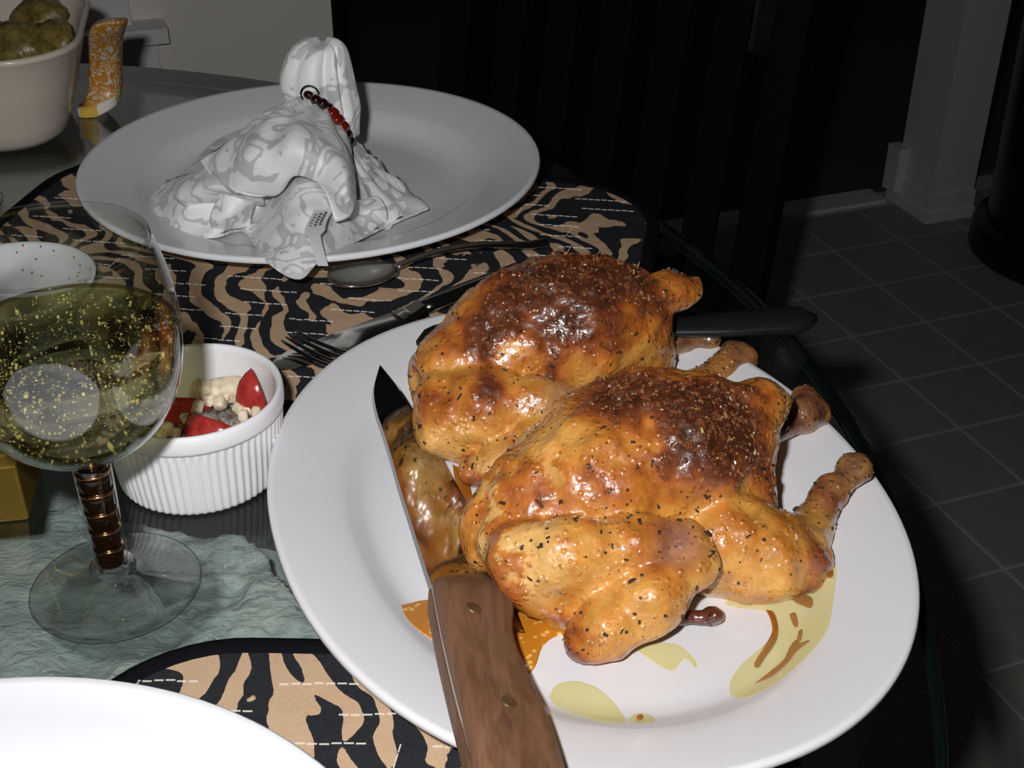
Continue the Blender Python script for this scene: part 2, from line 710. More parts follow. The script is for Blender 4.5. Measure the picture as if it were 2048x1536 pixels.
# tile floor: grout bed with single tiles proud of it
TS = 0.1475
T0 = Vector((0.665, 2.100, 0))                   # a grout crossing read from the photo
fo = T0 - E1 * TS * 9 - E2 * TS * 13
floor = slab('floor', fo, TS * 18, (TH - fo).dot(E2) + .05, -.05, -.0015, M['grout'])
tmesh = None
cnt = 0
for i in range(-8, 8):
    for j in range(-11, 3):
        c = T0 + E1 * TS * (i + .5) + E2 * TS * (j + .5)
        if c.y < .55 or c.x < -.75 or c.x > 1.25:
            continue
        if (c - Vector((.10, 1.5, 0))).length > 1.75 or (c - TH).dot(E2) > 0:
            continue
        if tmesh is None:
            g = .0022
            V, Fc = box(0, 0, -.006, TS - 2 * g, TS - 2 * g, .012, A20)
            t = mesh('tile', V, Fc, M['tile'], smooth=False)
            bm = t.modifiers.new('b', 'BEVEL')
            bm.width = .001
            bm.segments = 1
            tmesh = t
        else:
            t = tmesh.copy()
            C.objects.link(t)
        t.parent = floor
        t.location = c - BASE[floor]
        t.location.z = .0005 - BASE[floor].z
        cnt += 1
        if cnt >= 300:
            break

# wall with the window, on the left behind the table
WL = Vector((-.225, 1.62, 0))                    # its right-hand end
wall_l = slab('wall_left', WL - E1 * 1.6, 1.6, .12, -.01, 2.4, M['wall'])
slab('baseboard_left', WL - E1 * 1.6 - E2 * .012, 1.6, .012, 0, .09, M['trim'])
# window stool, apron and casing
wx = WL - E1 * .205
win = thing('window_1', (wx.x, wx.y, TZ - .2), None, None)
win['kind'] = 'structure'
sz = TZ - .092
slab('window_stool', wx - E1 * .60 - E2 * .045, .60, .045, sz - .018, sz, M['trim'], win)
slab('window_apron', wx - E1 * .585 - E2 * .016, .573, .016, sz - .058, sz - .018, M['trim'], win)
slab('window_casing', wx - E1 * .108 - E2 * .018, .07, .018, sz, sz + 1.1, M['trim'], win)
slab('window_sash', wx - E1 * .17 - E2 * .010, .055, .010, sz, sz + 1.0, M['trim'], win)
slab('window_pane', wx - E1 * .58 - E2 * .004, .41, .004, sz, sz + 1.0, M['dark_pane'], win)

# wall end (doorway jamb) on the right with base trim
WC = P(1850, 450, -TZ)
WC.z = 0
wall_r = slab('wall_right', WC + E1 * .012 + E2 * .012, .10, .115, -.01, 2.4, M['trim'])
slab('baseboard_right', WC + E1 * .008 + E2 * .008, .108, .123, 0, .055, M['trim'])
slab('trim_1', WC + E1 * .001 + E2 * .001, .120, .139, 0, .018, M['trim'])
slab('trim_2', WC - E1 * .008 + E2 * .105, .025, .04, .026, .12, M['trim'])
# threshold, hall floor and far walls
TH = P(1400, 465, -TZ)
TH.z = 0
TE = (WC - TH).dot(E1)
slab('trim_3', TH - E1 * .5, TE + .49, .06, -.002, .006, M['trim'])
fh = TH - E1 * 2.2 + E2 * .0605
slab('floor_hall', fh, 5.5, 3.2, -.05, .003, M['carpet'])
jb = P(1515, 115, -TZ)
jb.z = 0
slab('wall_hall', jb + E1 * .012, .13, .12, -.01, 2.4, M['trim'])
slab('baseboard_hall', jb - E2 * .01, .15, .14, 0, .10, M['trim'])
bw = fh + E2 * 3.1
slab('wall_back', bw, 5.5, .1, -.01, 2.4, M['wall'])
slab('wall_side', WL - E1 * 1.6 + E2 * .121, .1, 3.4, -.01, 2.4, M['wall'])

# ================================================================== TABLE
TC = Vector((-.4529, .4778, 0))
TR = .629
table = thing('dining_table', (TC.x, TC.y, 0), 'round clear glass dining table on a rough slate pedestal', 'table')
tp = [(0, TZ - .012), (TR - .003, TZ - .012), (TR - .0008, TZ - .0112), (TR, TZ - .009), (TR, TZ - .003), (TR - .0008, TZ - .0008), (TR - .003, TZ), (0, TZ)]
V, Fc = lathe(tp, 160, (TC.x, TC.y, 0))
gt = mesh('glass_top', V, Fc, None, table, mats=[M['table_glass'], M['glass_edge']],
          fmat=[1 if 160 <= i < 160 * 6 else 0 for i in range(len(Fc))])
# slate slab under the glass, broken edge
SD = -.085
edge_px = [(-160, 760), (-40, 830), (53, 900), (100, 948), (151, 991), (230, 1035), (330, 1058), (450, 1066), (520, 1100), (548, 1150),
           (575, 1172), (590, 1196), (612, 1215), (640, 1262), (700, 1330), (790, 1420), (900, 1530), (960, 1640), (900, 1800), (600, 1950), (100, 1980), (-300, 1850), (-420, 1400), (-380, 1000)]
ring = [P(x, y, SD) for x, y in edge_px]
ring = [Vector(p) for p in crom(ring + [ring[0]], 8)[:-1]]
cen = sum(ring, Vector()) / len(ring)
V, Fc = [], []
NR = 34
n = len(ring)
for j in range(NR + 1):
    k = (1 - j / NR)
    for i, p in enumerate(ring):
        q = cen + (p - cen) * k
        if j == 0:
            q += (p - cen).normalized() * random.uniform(-.0022, .0018)
        V.append([q.x, q.y, q.z])
Va = np.array(V)
hz = (fbm(Va * [1, 1.6, 1], 34, 3, 4) - .5) * .011 + (np.abs(fbm(Va * [1.4, .7, 1], 60, 9, 3) - .5)) * -.012
Va[:, 2] += hz
V = [tuple(v) for v in Va]
top_n = len(V)
for j, (dz, s) in enumerate(((-.008, 1.003), (-.02, .996), (-.032, 1.002))):
    for i, p in enumerate(ring):
        q = cen + (p - cen) * (s + random.uniform(-.004, .004))
        V.append((q.x, q.y, q.z + dz))
for j in range(NR):
    for i in range(n):
        k = (i + 1) % n
        Fc.append((j * n + i, j * n + k, (j + 1) * n + k, (j + 1) * n + i))
prev = 0
for j in range(3):
    b0 = top_n + j * n
    for i in range(n):
        k = (i + 1) % n
        a = (0 + i, 0 + k) if j == 0 else (b0 - n + i, b0 - n + k)
        Fc.append((a[0], b0 + i, b0 + k, a[1]))
Fc.append(tuple(top_n + 2 * n + i for i in range(n)))
mesh('slate_slab', V, Fc, M['slate'], table)
# smoother lower slab and the pedestal
lring = [cen + (p - cen) * 1.16 + Vector((.012, .02, -.036)) for p in ring]
V = [tuple(p) for p in lring] + [(p.x, p.y, p.z - .03) for p in lring]
Fc = [tuple(range(n)), tuple(range(2 * n - 1, n - 1, -1))] + [(i, n + i, n + (i + 1) % n, (i + 1) % n) for i in range(n)]
auto_sharp(mesh('stone_slab', V, Fc, M['stone'], table))
V, Fc = lathe([(0, 0), (.26, 0), (.25, .06), (.2, .1), (.19, TZ + SD - .07), (0, TZ + SD - .07)], 28, (cen.x, cen.y, 0),
              lambda a, j: 1 + .04 * math.sin(5 * a + j) + .03 * math.sin(11 * a))
mesh('pedestal', V, Fc, M['stone'], table)
for a in range(4):
    an = .6 + a * math.pi / 2
    q = Vector((cen.x + .13 * math.cos(an + 2.2), cen.y + .10 * math.sin(an + 2.2), 0))
    V, Fc = lathe([(0, TZ + SD - .012), (.011, TZ + SD - .012), (.011, TZ - .0122), (0, TZ - .0122)], 16, (q.x, q.y, 0))
    if not (-100 < 1024 + F * q.x / (q.y * math.cos(PIT) + .4 * math.sin(PIT)) < 2100 and q.y > .25):
        mesh('standoff', V, Fc, M['steel'], table)


# ------------------------------------------------------------------ placemats
def placemat(name, cx, cy, lx, ly, rot, rad, label, seed):
    t = thing(name, (cx, cy, TZ), label, 'placemat', 'striped placemats')
    t.rotation_euler.z = rot
    hx, hy = lx / 2, ly / 2

    def outline(inset, m=12):
        pts = []
        r = rad - inset
        for (sx, sy, a0) in ((1, 1, 0), (-1, 1, 90), (-1, -1, 180), (1, -1, 270)):
            for k in range(m + 1):
                a = math.radians(a0 + 90 * k / m)
                pts.append((sx * (hx - rad) + r * math.cos(a), sy * (hy - rad) + r * math.sin(a)))
        return pts
    o1, o2 = outline(.004), outline(.0)
    n = len(o1)
    V = [(x, y, .0024) for x, y in o1] + [(x, y, .0002) for x, y in o1]
    Fc = [tuple(range(n)), tuple(range(2 * n - 1, n - 1, -1))] + [(i, n + i, n + (i + 1) % n, (i + 1) % n) for i in range(n)]
    b = BASE[t]
    wv = lambda L: [(b.x + x, b.y + y, b.z + z) for x, y, z in L]
    mesh('cloth', wv(V), Fc, M['zebra'], t, smooth=False)
    # bias binding: rounded strip round the edge
    secs = []
    for i in range(n):
        x, y = o2[i]
        xi, yi = o1[i]
        nx, ny = (x - xi) / .004, (y - yi) / .004
        secs.append([(x + nx * dx, y + ny * dx, z) for dx, z in ((-.008, .0022), (-.007, .0034), (-.003, .0038), (.0005, .0026), (.0008, .0012), (-.001, .0001), (-.008, .0001))])
    V, Fc = loft(secs, cap=False)
    m_ = len(secs[0])
    Fc += [((n - 1) * m_ + i, (n - 1) * m_ + (i + 1) % m_, (i + 1) % m_, i) for i in range(m_)]
    mesh('binding', wv(V), Fc, M['binding'], t)
    # quilting thread: broken runs of stitches
    rr = random.Random(seed)
    parts = []
    y = -hy + .016
    row = 0
    while y < hy - .014:
        x = -hx + .02 + (row % 2) * .028
        while x < hx - .045:
            L = rr.uniform(.018, .034)
            k = 0
            while k < L:
                parts.append(box(x + k + .002, y + rr.uniform(-.0004, .0004) + k * .03, .00255, .0036, .0005, .0004, .03))
                k += .0044
            x += L + rr.uniform(.016, .034)
        y += .0148
        row += 1
    for k in range(34):
        x0, y0 = rr.uniform(-hx + .03, hx - .03), rr.uniform(-hy + .03, hy - .05)
        for q in range(3):
            parts.append(box(x0 + q * .0006, y0 + q * .0044, .00255, .0005, .0036, .0004, -.14))
    V, Fc = join(*parts)
    tag(mesh('quilting_thread', wv(V), Fc, M['thread'], t, smooth=False), kind='stuff')
    return t


placemat('placemat', -.130, .711, .425, .315, math.radians(-10), .075, 'tiger striped quilted placemat under the plate with the napkin', 1)
placemat('placemat', -.036, .168, .268, .425, math.radians(-1.5), .062, 'tiger striped quilted placemat showing between carving knife platter and wine glass', 2)


# ------------------------------------------------------------------ plates and platter
def plate_profile(R, h):
    return [(0, .0062), (.55 * R, .0062), (.64 * R, .0075), (.70 * R, .0115), (.745 * R, .0170), (.79 * R, .0200), (.90 * R, h - .0042), (.975 * R, h - .0008),
            (.992 * R, h), (R, h - .0010), (R + .0003, h - .0030), (.985 * R, h - .0048), (.90 * R, h - .0090), (.80 * R, .0155), (.745 * R, .0120), (.70 * R, .0065),
            (.64 * R, .0030), (.60 * R, .0005), (.57 * R, .0005), (.56 * R, .0025), (0, .0025)]


V, Fc = lathe(plate_profile(.151, .029), 128, (-.1325, .8105, TZ + .0023))
tag(mesh('dinner_plate', V, Fc, M['plate_white'], base=(-.1325, .8105, TZ + .0023)), 'white wide-rimmed dinner plate holding the white folded napkin', 'plate')
V, Fc = lathe(plate_profile(.152, .024), 128, (-.166, .1865, TZ + .0023))
tag(mesh('dinner_plate', V, Fc, M['plate_white'], base=(-.166, .1865, TZ + .0023)), 'empty white dinner plate on the placemat beside the knife handle', 'plate')

PC = Vector((.0272, .4544, TZ))
PA, PB, PT, PN = .1658, .1298, math.radians(108.65), 2.12
PWELL = .0078                       # height of the platter's well above the table


def platter_rings(prof, n=144):
    V, Fc, rows = [], [], []
    for d, z in prof:
        if d is None:
            rows.append([len(V)])
            V.append((PC.x, PC.y, TZ + z))
            continue
        a, b = PA - d, PB - d
        row = []
        for i in range(n):
            t = 2 * math.pi * i / n
            ct, st = math.cos(t), math.sin(t)
            x = a * math.copysign(abs(ct) ** (2 / PN), ct)
            y = b * math.copysign(abs(st) ** (2 / PN), st)
            row.append(len(V))
            V.append((PC.x + x * math.cos(PT) - y * math.sin(PT), PC.y + x * math.sin(PT) + y * math.cos(PT), TZ + z))
        rows.append(row)
    for A, B in zip(rows, rows[1:]):
        for i in range(n):
            k = (i + 1) % n
            if len(A) == 1:
                Fc.append((A[0], B[k], B[i]))
            elif len(B) == 1:
                Fc.append((A[i], A[k], B[0]))
            else:
                Fc.append((A[i], A[k], B[k], B[i]))
    return V, Fc


V, Fc = platter_rings([(None, PWELL), (.09, PWELL), (.052, PWELL), (.045, PWELL + .0004), (.039, PWELL + .0030), (.034, PWELL + .0074), (.030, PWELL + .0092), (.024, .0190), (.010, .0228),
                       (.003, .0246), (.001, .0250), (0, .0240), (-.0003, .0222), (.002, .0204), (.012, .0178), (.028, .0130), (.034, .0100), (.040, .0056), (.048, .0040), (.054, .0032),
                       (.057, .0001), (.061, .0001), (.064, .0030), (None, .0030)])
PROF = [(.045, PWELL + .0004), (.039, PWELL + .0030), (.034, PWELL + .0074), (.030, PWELL + .0092), (.024, .0190), (.010, .0228), (.003, .0246), (.001, .0250)]


def platter_h(x, y):
    dx, dy = x - PC.x, y - PC.y
    X = abs(dx * math.cos(PT) + dy * math.sin(PT))
    Y = abs(-dx * math.sin(PT) + dy * math.cos(PT))
    lo_, hi_ = 0.0, .125
    for _ in range(24):
        m_ = (lo_ + hi_) / 2
        if (X / (PA - m_)) ** PN + (Y / (PB - m_)) ** PN > 1:
            hi_ = m_
        else:
            lo_ = m_
    if lo_ >= .052:
        return PWELL
    ds = [.052] + [p[0] for p in PROF]
    zs = [PWELL] + [p[1] for p in PROF]
    return float(np.interp(-lo_, [-q for q in ds], zs))


tag(mesh('serving_platter', V, Fc, M['porcelain'], base=PC), 'large white oval serving platter carrying two roast hens', 'platter')


# ================================================================== ROAST HENS
def sdf_round_cones(pts, prims, kk, kp=.0014):
    """tapered capsules: soft union inside a part, tight union between parts"""
    best = np.full(len(pts), 1e3)
    idx = np.zeros(len(pts), np.int32)
    per = {}
    for i, (a, b, ra, rb, sq, part) in enumerate(prims):
        a = np.array(a)
        b = np.array(b)
        ab = b - a
        L2 = max(ab.dot(ab), 1e-12)
        q = pts - a
        t = np.clip(q.dot(ab) / L2, 0, 1)
        dv = q - t[:, None] * ab
        dv[:, 2] /= sq
        d = np.sqrt((dv ** 2).sum(1)) - (ra + (rb - ra) * t)
        up = d < best
        idx[up] = i
        best = np.minimum(best, d)
        if part not in per:
            per[part] = d
        else:
            D = per[part]
            k = .0035 if part.startswith('drum') else kk
            h = np.clip(.5 + .5 * (D - d) / k, 0, 1)
            per[part] = D * (1 - h) + d * h - k * h * (1 - h)
    D = None
    for part, d in per.items():
        if D is None:
            D = d
        else:
            k = kp
            h = np.clip(.5 + .5 * (D - d) / k, 0, 1)
            D = D * (1 - h) + d * h - k * h * (1 - h)
    return D, idx


def surface_nets(f, lo, hi, h):
    nx, ny, nz = [int(math.ceil((hi[i] - lo[i]) / h)) + 1 for i in range(3)]
    gx, gy, gz = [lo[i] + h * np.arange(m) for i, m in enumerate((nx, ny, nz))]
    pts = np.stack(np.meshgrid(gx, gy, gz, indexing='ij'), -1).reshape(-1, 3)
    val = f(pts).reshape(nx, ny, nz)
    ins = val < 0
    acc = np.zeros((nx - 1, ny - 1, nz - 1, 3))
    cnt_ = np.zeros((nx - 1, ny - 1, nz - 1))
    for ax in range(3):
        o1, o2 = [i for i in range(3) if i != ax]
        for s1 in (0, 1):
            for s2 in (0, 1):
                sa = [slice(0, -1)] * 3
                sb = [slice(0, -1)] * 3
                for o_, s_ in ((o1, s1), (o2, s2)):
                    sl = slice(s_, None if s_ else -1)
                    sa[o_] = sl
                    sb[o_] = sl
                sa[ax] = slice(0, -1)
                sb[ax] = slice(1, None)
                va, vb = val[tuple(sa)], val[tuple(sb)]
                x = (va < 0) != (vb < 0)
                t = np.where(x, va / np.where(x, va - vb, 1), 0)
                p = np.zeros(va.shape + (3,))
                p[..., ax] = t
                p[..., o1] = s1
                p[..., o2] = s2
                acc += p * x[..., None]
                cnt_ += x
    act = cnt_ > 0
    vid = np.full(act.shape, -1, np.int64)
    vid[act] = np.arange(act.sum())
    cell = np.argwhere(act)
    V = (cell + acc[act] / cnt_[act][:, None]) * h + np.array(lo)
    quads = []
    for ax in range(3):
        o1, o2 = [(1, 2), (2, 0), (0, 1)][ax]
        sa = [slice(1, -1)] * 3
        sb = [slice(1, -1)] * 3
        sa[ax] = slice(0, -1)
        sb[ax] = slice(1, None)
        ia, ib = ins[tuple(sa)], ins[tuple(sb)]
        for sgn in (True, False):
            e = np.argwhere((ia == sgn) & (ib != sgn))
            if len(e) == 0:
                continue
            off = np.ones(3, int)
            off[ax] = 0
            e = e + off
            c = []
            for d1, d2 in ((-1, -1), (0, -1), (0, 0), (-1, 0)):
                q = e.copy()
                q[:, o1] += d1
                q[:, o2] += d2
                c.append(vid[q[:, 0], q[:, 1], q[:, 2]])
            qd = np.stack(c, 1)
            quads.append(qd if sgn else qd[:, ::-1])
    return V, np.concatenate(quads)


def vnormals(V, Q):
    a, b, c, d = [V[Q[:, i]] for i in range(4)]
    fn = np.cross(c - a, d - b)
    N = np.zeros_like(V)
    for i in range(4):
        np.add.at(N, Q[:, i], fn)
    return N / np.maximum(np.linalg.norm(N, axis=1, keepdims=True), 1e-12)


def roast_hen(spec, dark, red, name, label, seed, floor_h=PWELL):
    """spec: (part, (px,py,h_mm,r_mm), (px,py,h_mm,r_mm), squash)"""
    prims = []
    for part, a, b, sq in spec:
        pa, pb = P(a[0], a[1], a[2] / 1000), P(b[0], b[1], b[2] / 1000)
        prims.append((tuple(pa), tuple(pb), a[3] / 1000, b[3] / 1000, sq, part))
    allp = np.array([p for q in prims for p in (q[0], q[1])])
    rmax = .05
    lo = allp.min(0) - rmax
    hi = allp.max(0) + rmax
    lo[2] = TZ + floor_h - .004
    fl_z = TZ + floor_h - .0004

    def f(p):
        d, _ = sdf_round_cones(p, prims, .007)
        d = d - .0014 * (vnoise(p, 130, seed) - .5) * 2
        return np.maximum(d, fl_z - p[:, 2])        # rests flat on the platter
    V, Q = surface_nets(f, lo, hi, .00135)
    N = vnormals(V, Q)
    _, idx = sdf_round_cones(V, prims, .009)
    parts = [p[5] for p in prims]
    names = []
    for p in parts:
        if p not in names:
            names.append(p)
    pid = np.array([names.index(p) for p in parts])[idx]
    # browning
    br = np.zeros(len(V))
    for px, py, hh, r, wgt in dark:
        c = np.array(P(px, py, hh / 1000))
        d = np.linalg.norm((V - c) * [1, 1, .8], axis=1)
        br += wgt * np.exp(-(d / (r / 1000)) ** 2)
    n1 = fbm(V, 55, seed + 3, 4)
    n2 = fbm(V, 170, seed + 5, 3)
    n3 = fbm(V, 28, seed + 9, 2)
    br = br * (.10 + 1.2 * n1) + (n1 - .5) * 1.0 + (n2 - .5) * .6 + .16
    br = np.clip(br, 0, 1.25)
    stops = np.array([0, .12, .3, .48, .66, .9, 1.25])
    cols = np.array([(.70, .345, .075), (.64, .285, .052), (.55, .20, .028), (.44, .125, .018), (.28, .068, .013), (.15, .036, .010), (.075, .020, .008)])
    pale = np.array([(.82, .52, .19)])
    col = np.stack([np.interp(br, stops, cols[:, k]) for k in range(3)], 1)
    k = np.clip((n3 - .52) * 3.5, 0, .6)[:, None] * (br < .3)[:, None]
    col = col * (1 - k) + pale * k
    for px, py, hh, r, rgb in red:
        c = np.array(P(px, py, hh / 1000))
        wgt = np.exp(-(np.linalg.norm(V - c, axis=1) / (r / 1000)) ** 4)[:, None] * (.55 + .6 * n2)[:, None]
        wgt = np.clip(wgt, 0, 1)
        col = col * (1 - wgt) + np.array([rgb]) * wgt
    # blistered crust where it is dark
    V = V + N * ((n2 - .5) * (.0006 + .0032 * np.clip(br, 0, 1)))[:, None]
    V[:, 2] = np.maximum(V[:, 2], fl_z)
    N = vnormals(V, Q)
    base = V.mean(0)
    base[2] = TZ + floor_h
    root = thing(name, tuple(base), label, 'roast hen', 'roast hens on the platter')
    qpid = np.median(pid[Q][:, :3], axis=1).astype(int)
    for k, nm in enumerate(names):
        fq = Q[qpid == k]
        if len(fq) == 0:
            continue
        used, inv = np.unique(fq, return_inverse=True)
        fq = inv.reshape(fq.shape)
        me = bpy.data.meshes.new(nm)
        me.from_pydata((V[used] - base).tolist(), [], fq.tolist())
        me.update()
        at = me.color_attributes.new('roast', 'FLOAT_COLOR', 'POINT')
        at.data.foreach_set('color', np.c_[col[used], np.ones(len(used))].ravel())
        me.polygons.foreach_set('use_smooth', [True] * len(me.polygons))
        me.normals_split_custom_set_from_vertices(N[used].tolist())
        me.materials.append(M['skin'])
        pn = nm.split('#')[0]
        o = bpy.data.objects.new(pn, me)
        C.objects.link(o)
        o.parent = root
        BASE[o] = Vector(base)
    # pepper and herb flakes stuck to the skin
    upm = np.where((N[:, 2] > -.1) & (V[:, 2] > TZ + floor_h + .008))[0]
    crest = upm[br[upm] > .62]
    for nm, mt, cnum, smin, smax in (('crust_crumbs', M['crust'], 900, .0003, .0012), ('crust_grains', M['crust_pale'], 230, .0002, .0008), ('herb_flakes', M['herb'], 620, .00022, .00095), ('spice_seeds', M['seed'], 170, .0002, .0006)):
        sel = RNG.choice(crest if nm.startswith('crust') else upm, cnum)
        fv, ff = [], []
        for i in sel:
            p, nn = Vector(V[i]), Vector(N[i])
            tdir = nn.cross(Vector(RNG.normal(size=3))).normalized()
            bd = nn.cross(tdir)
            a = smin + (smax - smin) * RNG.random() ** 2.2
            b = a * RNG.uniform(.35, 1.0)
            a = a * (2.2 if RNG.random() < .12 else 1.0)
            hgt = a * .6
            n0 = len(fv)
            for dz in (-.3, 1):
                for sx, sy in ((-1, -1), (1, -1), (1, 1), (-1, 1)):
                    fv.append(p + tdir * (a * (sx + RNG.uniform(-.4, .4)) * (1 if dz < 0 else .6)) + bd * (b * (sy + RNG.uniform(-.4, .4)) * (1 if dz < 0 else .6)) + nn * (hgt * dz))
            ff += [(n0 + q[0], n0 + q[1], n0 + q[2], n0 + q[3]) for q in ((0, 3, 2, 1), (4, 5, 6, 7), (0, 1, 5, 4), (1, 2, 6, 5), (2, 3, 7, 6), (3, 0, 4, 7))]
        tag(mesh(nm, fv, ff, mt, root, smooth=False), kind='stuff')
    return root


BONE = (.10, .032, .022)
near_spec = [
    # trunk, lying back-up: neck on the left, tail on the right
    ('body', (1090, 1000, 38, 24), (1200, 960, 43, 32), 1),
    ('body', (1200, 960, 43, 32), (1345, 920, 45, 34), 1),
    ('body', (1345, 920, 45, 34), (1425, 890, 45, 27), 1),
    ('body', (1320, 1000, 28, 28), (1430, 1000, 27, 26), .9),
    ('body', (1060, 1060, 30, 20), (1180, 1060, 28, 24), 1),
    ('body', (1390, 830, 60, 17), (1470, 845, 58, 16), 1),
    ('body', (1180, 880, 50, 22), (1300, 850, 52, 25), 1),
    ('neck_flap', (1000, 985, 42, 10), (975, 1040, 34, 9), 1),
    ('neck_flap', (975, 1040, 34, 9), (968, 1100, 24, 9), 1),
    ('neck_flap#inner', (1040, 960, 46, 13), (1020, 1080, 34, 13), 1),
    # near thigh and drumstick
    ('drumstick#near', (1440, 1080, 25, 24), (1530, 1110, 21, 20), 1),
    ('drumstick#near', (1530, 1112, 21, 20), (1585, 1115, 18, 15), 1),
    ('drumstick#near', (1585, 1115, 18, 14.5), (1632, 1040, 21, 8.5), 1),
    ('drumstick#near', (1632, 1040, 21, 8.5), (1682, 965, 27, 4.9), 1),
    ('drumstick#near', (1646, 1000, 25, 7), (1664, 980, 27, 6.6), 1),
    ('drumstick#near', (1682, 965, 27, 4.9), (1708, 935, 31, 6.2), 1),
    ('drumstick#near', (1698, 926, 32, 5), (1724, 944, 31, 5), 1),
    # far thigh and drumstick
    ('drumstick#far', (1430, 900, 34, 20), (1490, 890, 28, 14), 1),
    ('drumstick#far', (1490, 890, 28, 9), (1540, 866, 27, 6.4), 1),
    ('drumstick#far', (1540, 866, 27, 6.4), (1605, 828, 31, 8), 1),
    ('drumstick#far', (1605, 795, 34, 5), (1640, 830, 29, 5), 1),
    ('drumstick#far', (1605, 830, 30, 7), (1632, 815, 31, 6), 1),
    # tail
    ('tail', (1465, 820, 60, 13), (1520, 806, 62, 10), .85),
    ('tail', (1520, 806, 62, 10), (1555, 803, 62, 6), .8),
    ('tail', (1520, 815, 62, 9), (1542, 836, 58, 5.5), .8),
    # near wing: upper arm, elbow, web of skin, forearm, tip
    ('wing#near', (1035, 1110, 36, 13), (1140, 1108, 39, 13), 1),
    ('wing#near', (1140, 1108, 39, 13), (1280, 1092, 41, 10.5), 1),
    ('wing#near', (1280, 1092, 41, 10.5), (1368, 1082, 40, 9), 1),
    ('wing#near', (1072, 1158, 28, 14), (1135, 1200, 18, 12), 1),
    ('wing#near', (1130, 1155, 28, 11), (1300, 1122, 33, 6), 1),
    ('wing_tip#near', (1375, 1095, 39, 9), (1384, 1120, 37, 9), 1),
    ('wing_tip#near', (1384, 1120, 37, 9), (1305, 1200, 28, 12), 1),
    ('wing_tip#near', (1305, 1200, 28, 12), (1210, 1258, 20, 10.5), 1),
    ('wing_tip#near', (1210, 1258, 20, 10.5), (1168, 1282, 16, 8), 1),
    # far wing
    ('wing#far', (1080, 930, 44, 15), (1160, 870, 44, 13), 1),
    ('wing#far', (1160, 870, 44, 13), (1240, 850, 44, 10), 1),
]
near_dark = [(1078, 965, 64, 4.5, 1.6), (1066, 985, 60, 4, 1.5), (1250, 930, 80, 6, .9), (1190, 935, 74, 7, .8), (1225, 960, 78, 5, .8), (1275, 1010, 72, 4, .9), (1410, 900, 78, 6, .8), (1340, 870, 82, 10, .5), (1160, 1010, 62, 6, .5),
             (1320, 1080, 46, 8, .4), (1600, 1160, 18, 9, .5), (1380, 800, 75, 24, 1.0), (1470, 830, 68, 20, .9), (1300, 830, 72, 22, .85), (1240, 800, 66, 16, .9), (1210, 940, 76, 13, .9), (1150, 935, 70, 10, .7), (1280, 900, 80, 12, .6),
             (1440, 890, 76, 14, .6), (1390, 880, 80, 12, .7), (1075, 970, 62, 8, 1.3), (1270, 1000, 76, 7, .6), (1020, 960, 52, 14, .35), (1540, 1000, 40, 12, .3), (1340, 930, 80, 16, .35),
             (1150, 1290, 15, 8, .9), (1380, 1110, 40, 10, .35), (960, 1060, 30, 10, .2), (1620, 1100, 25, 12, .4), (1500, 920, 66, 16, .35)]
near_red = [(1712, 935, 33, 11, (.13, .06, .03)), (1655, 1000, 27, 14, (.22, .07, .03)), (1615, 818, 35, 19, BONE), (1560, 870, 30, 10, (.16, .06, .04)), (1350, 1100, 42, 11, (.34, .16, .11)), (1390, 1120, 34, 9, (.28, .14, .09))]
roast_hen(near_spec, near_dark, near_red, 'roast_hen', 'glossy roast hen with its wing folded next to the knife heel', 21)

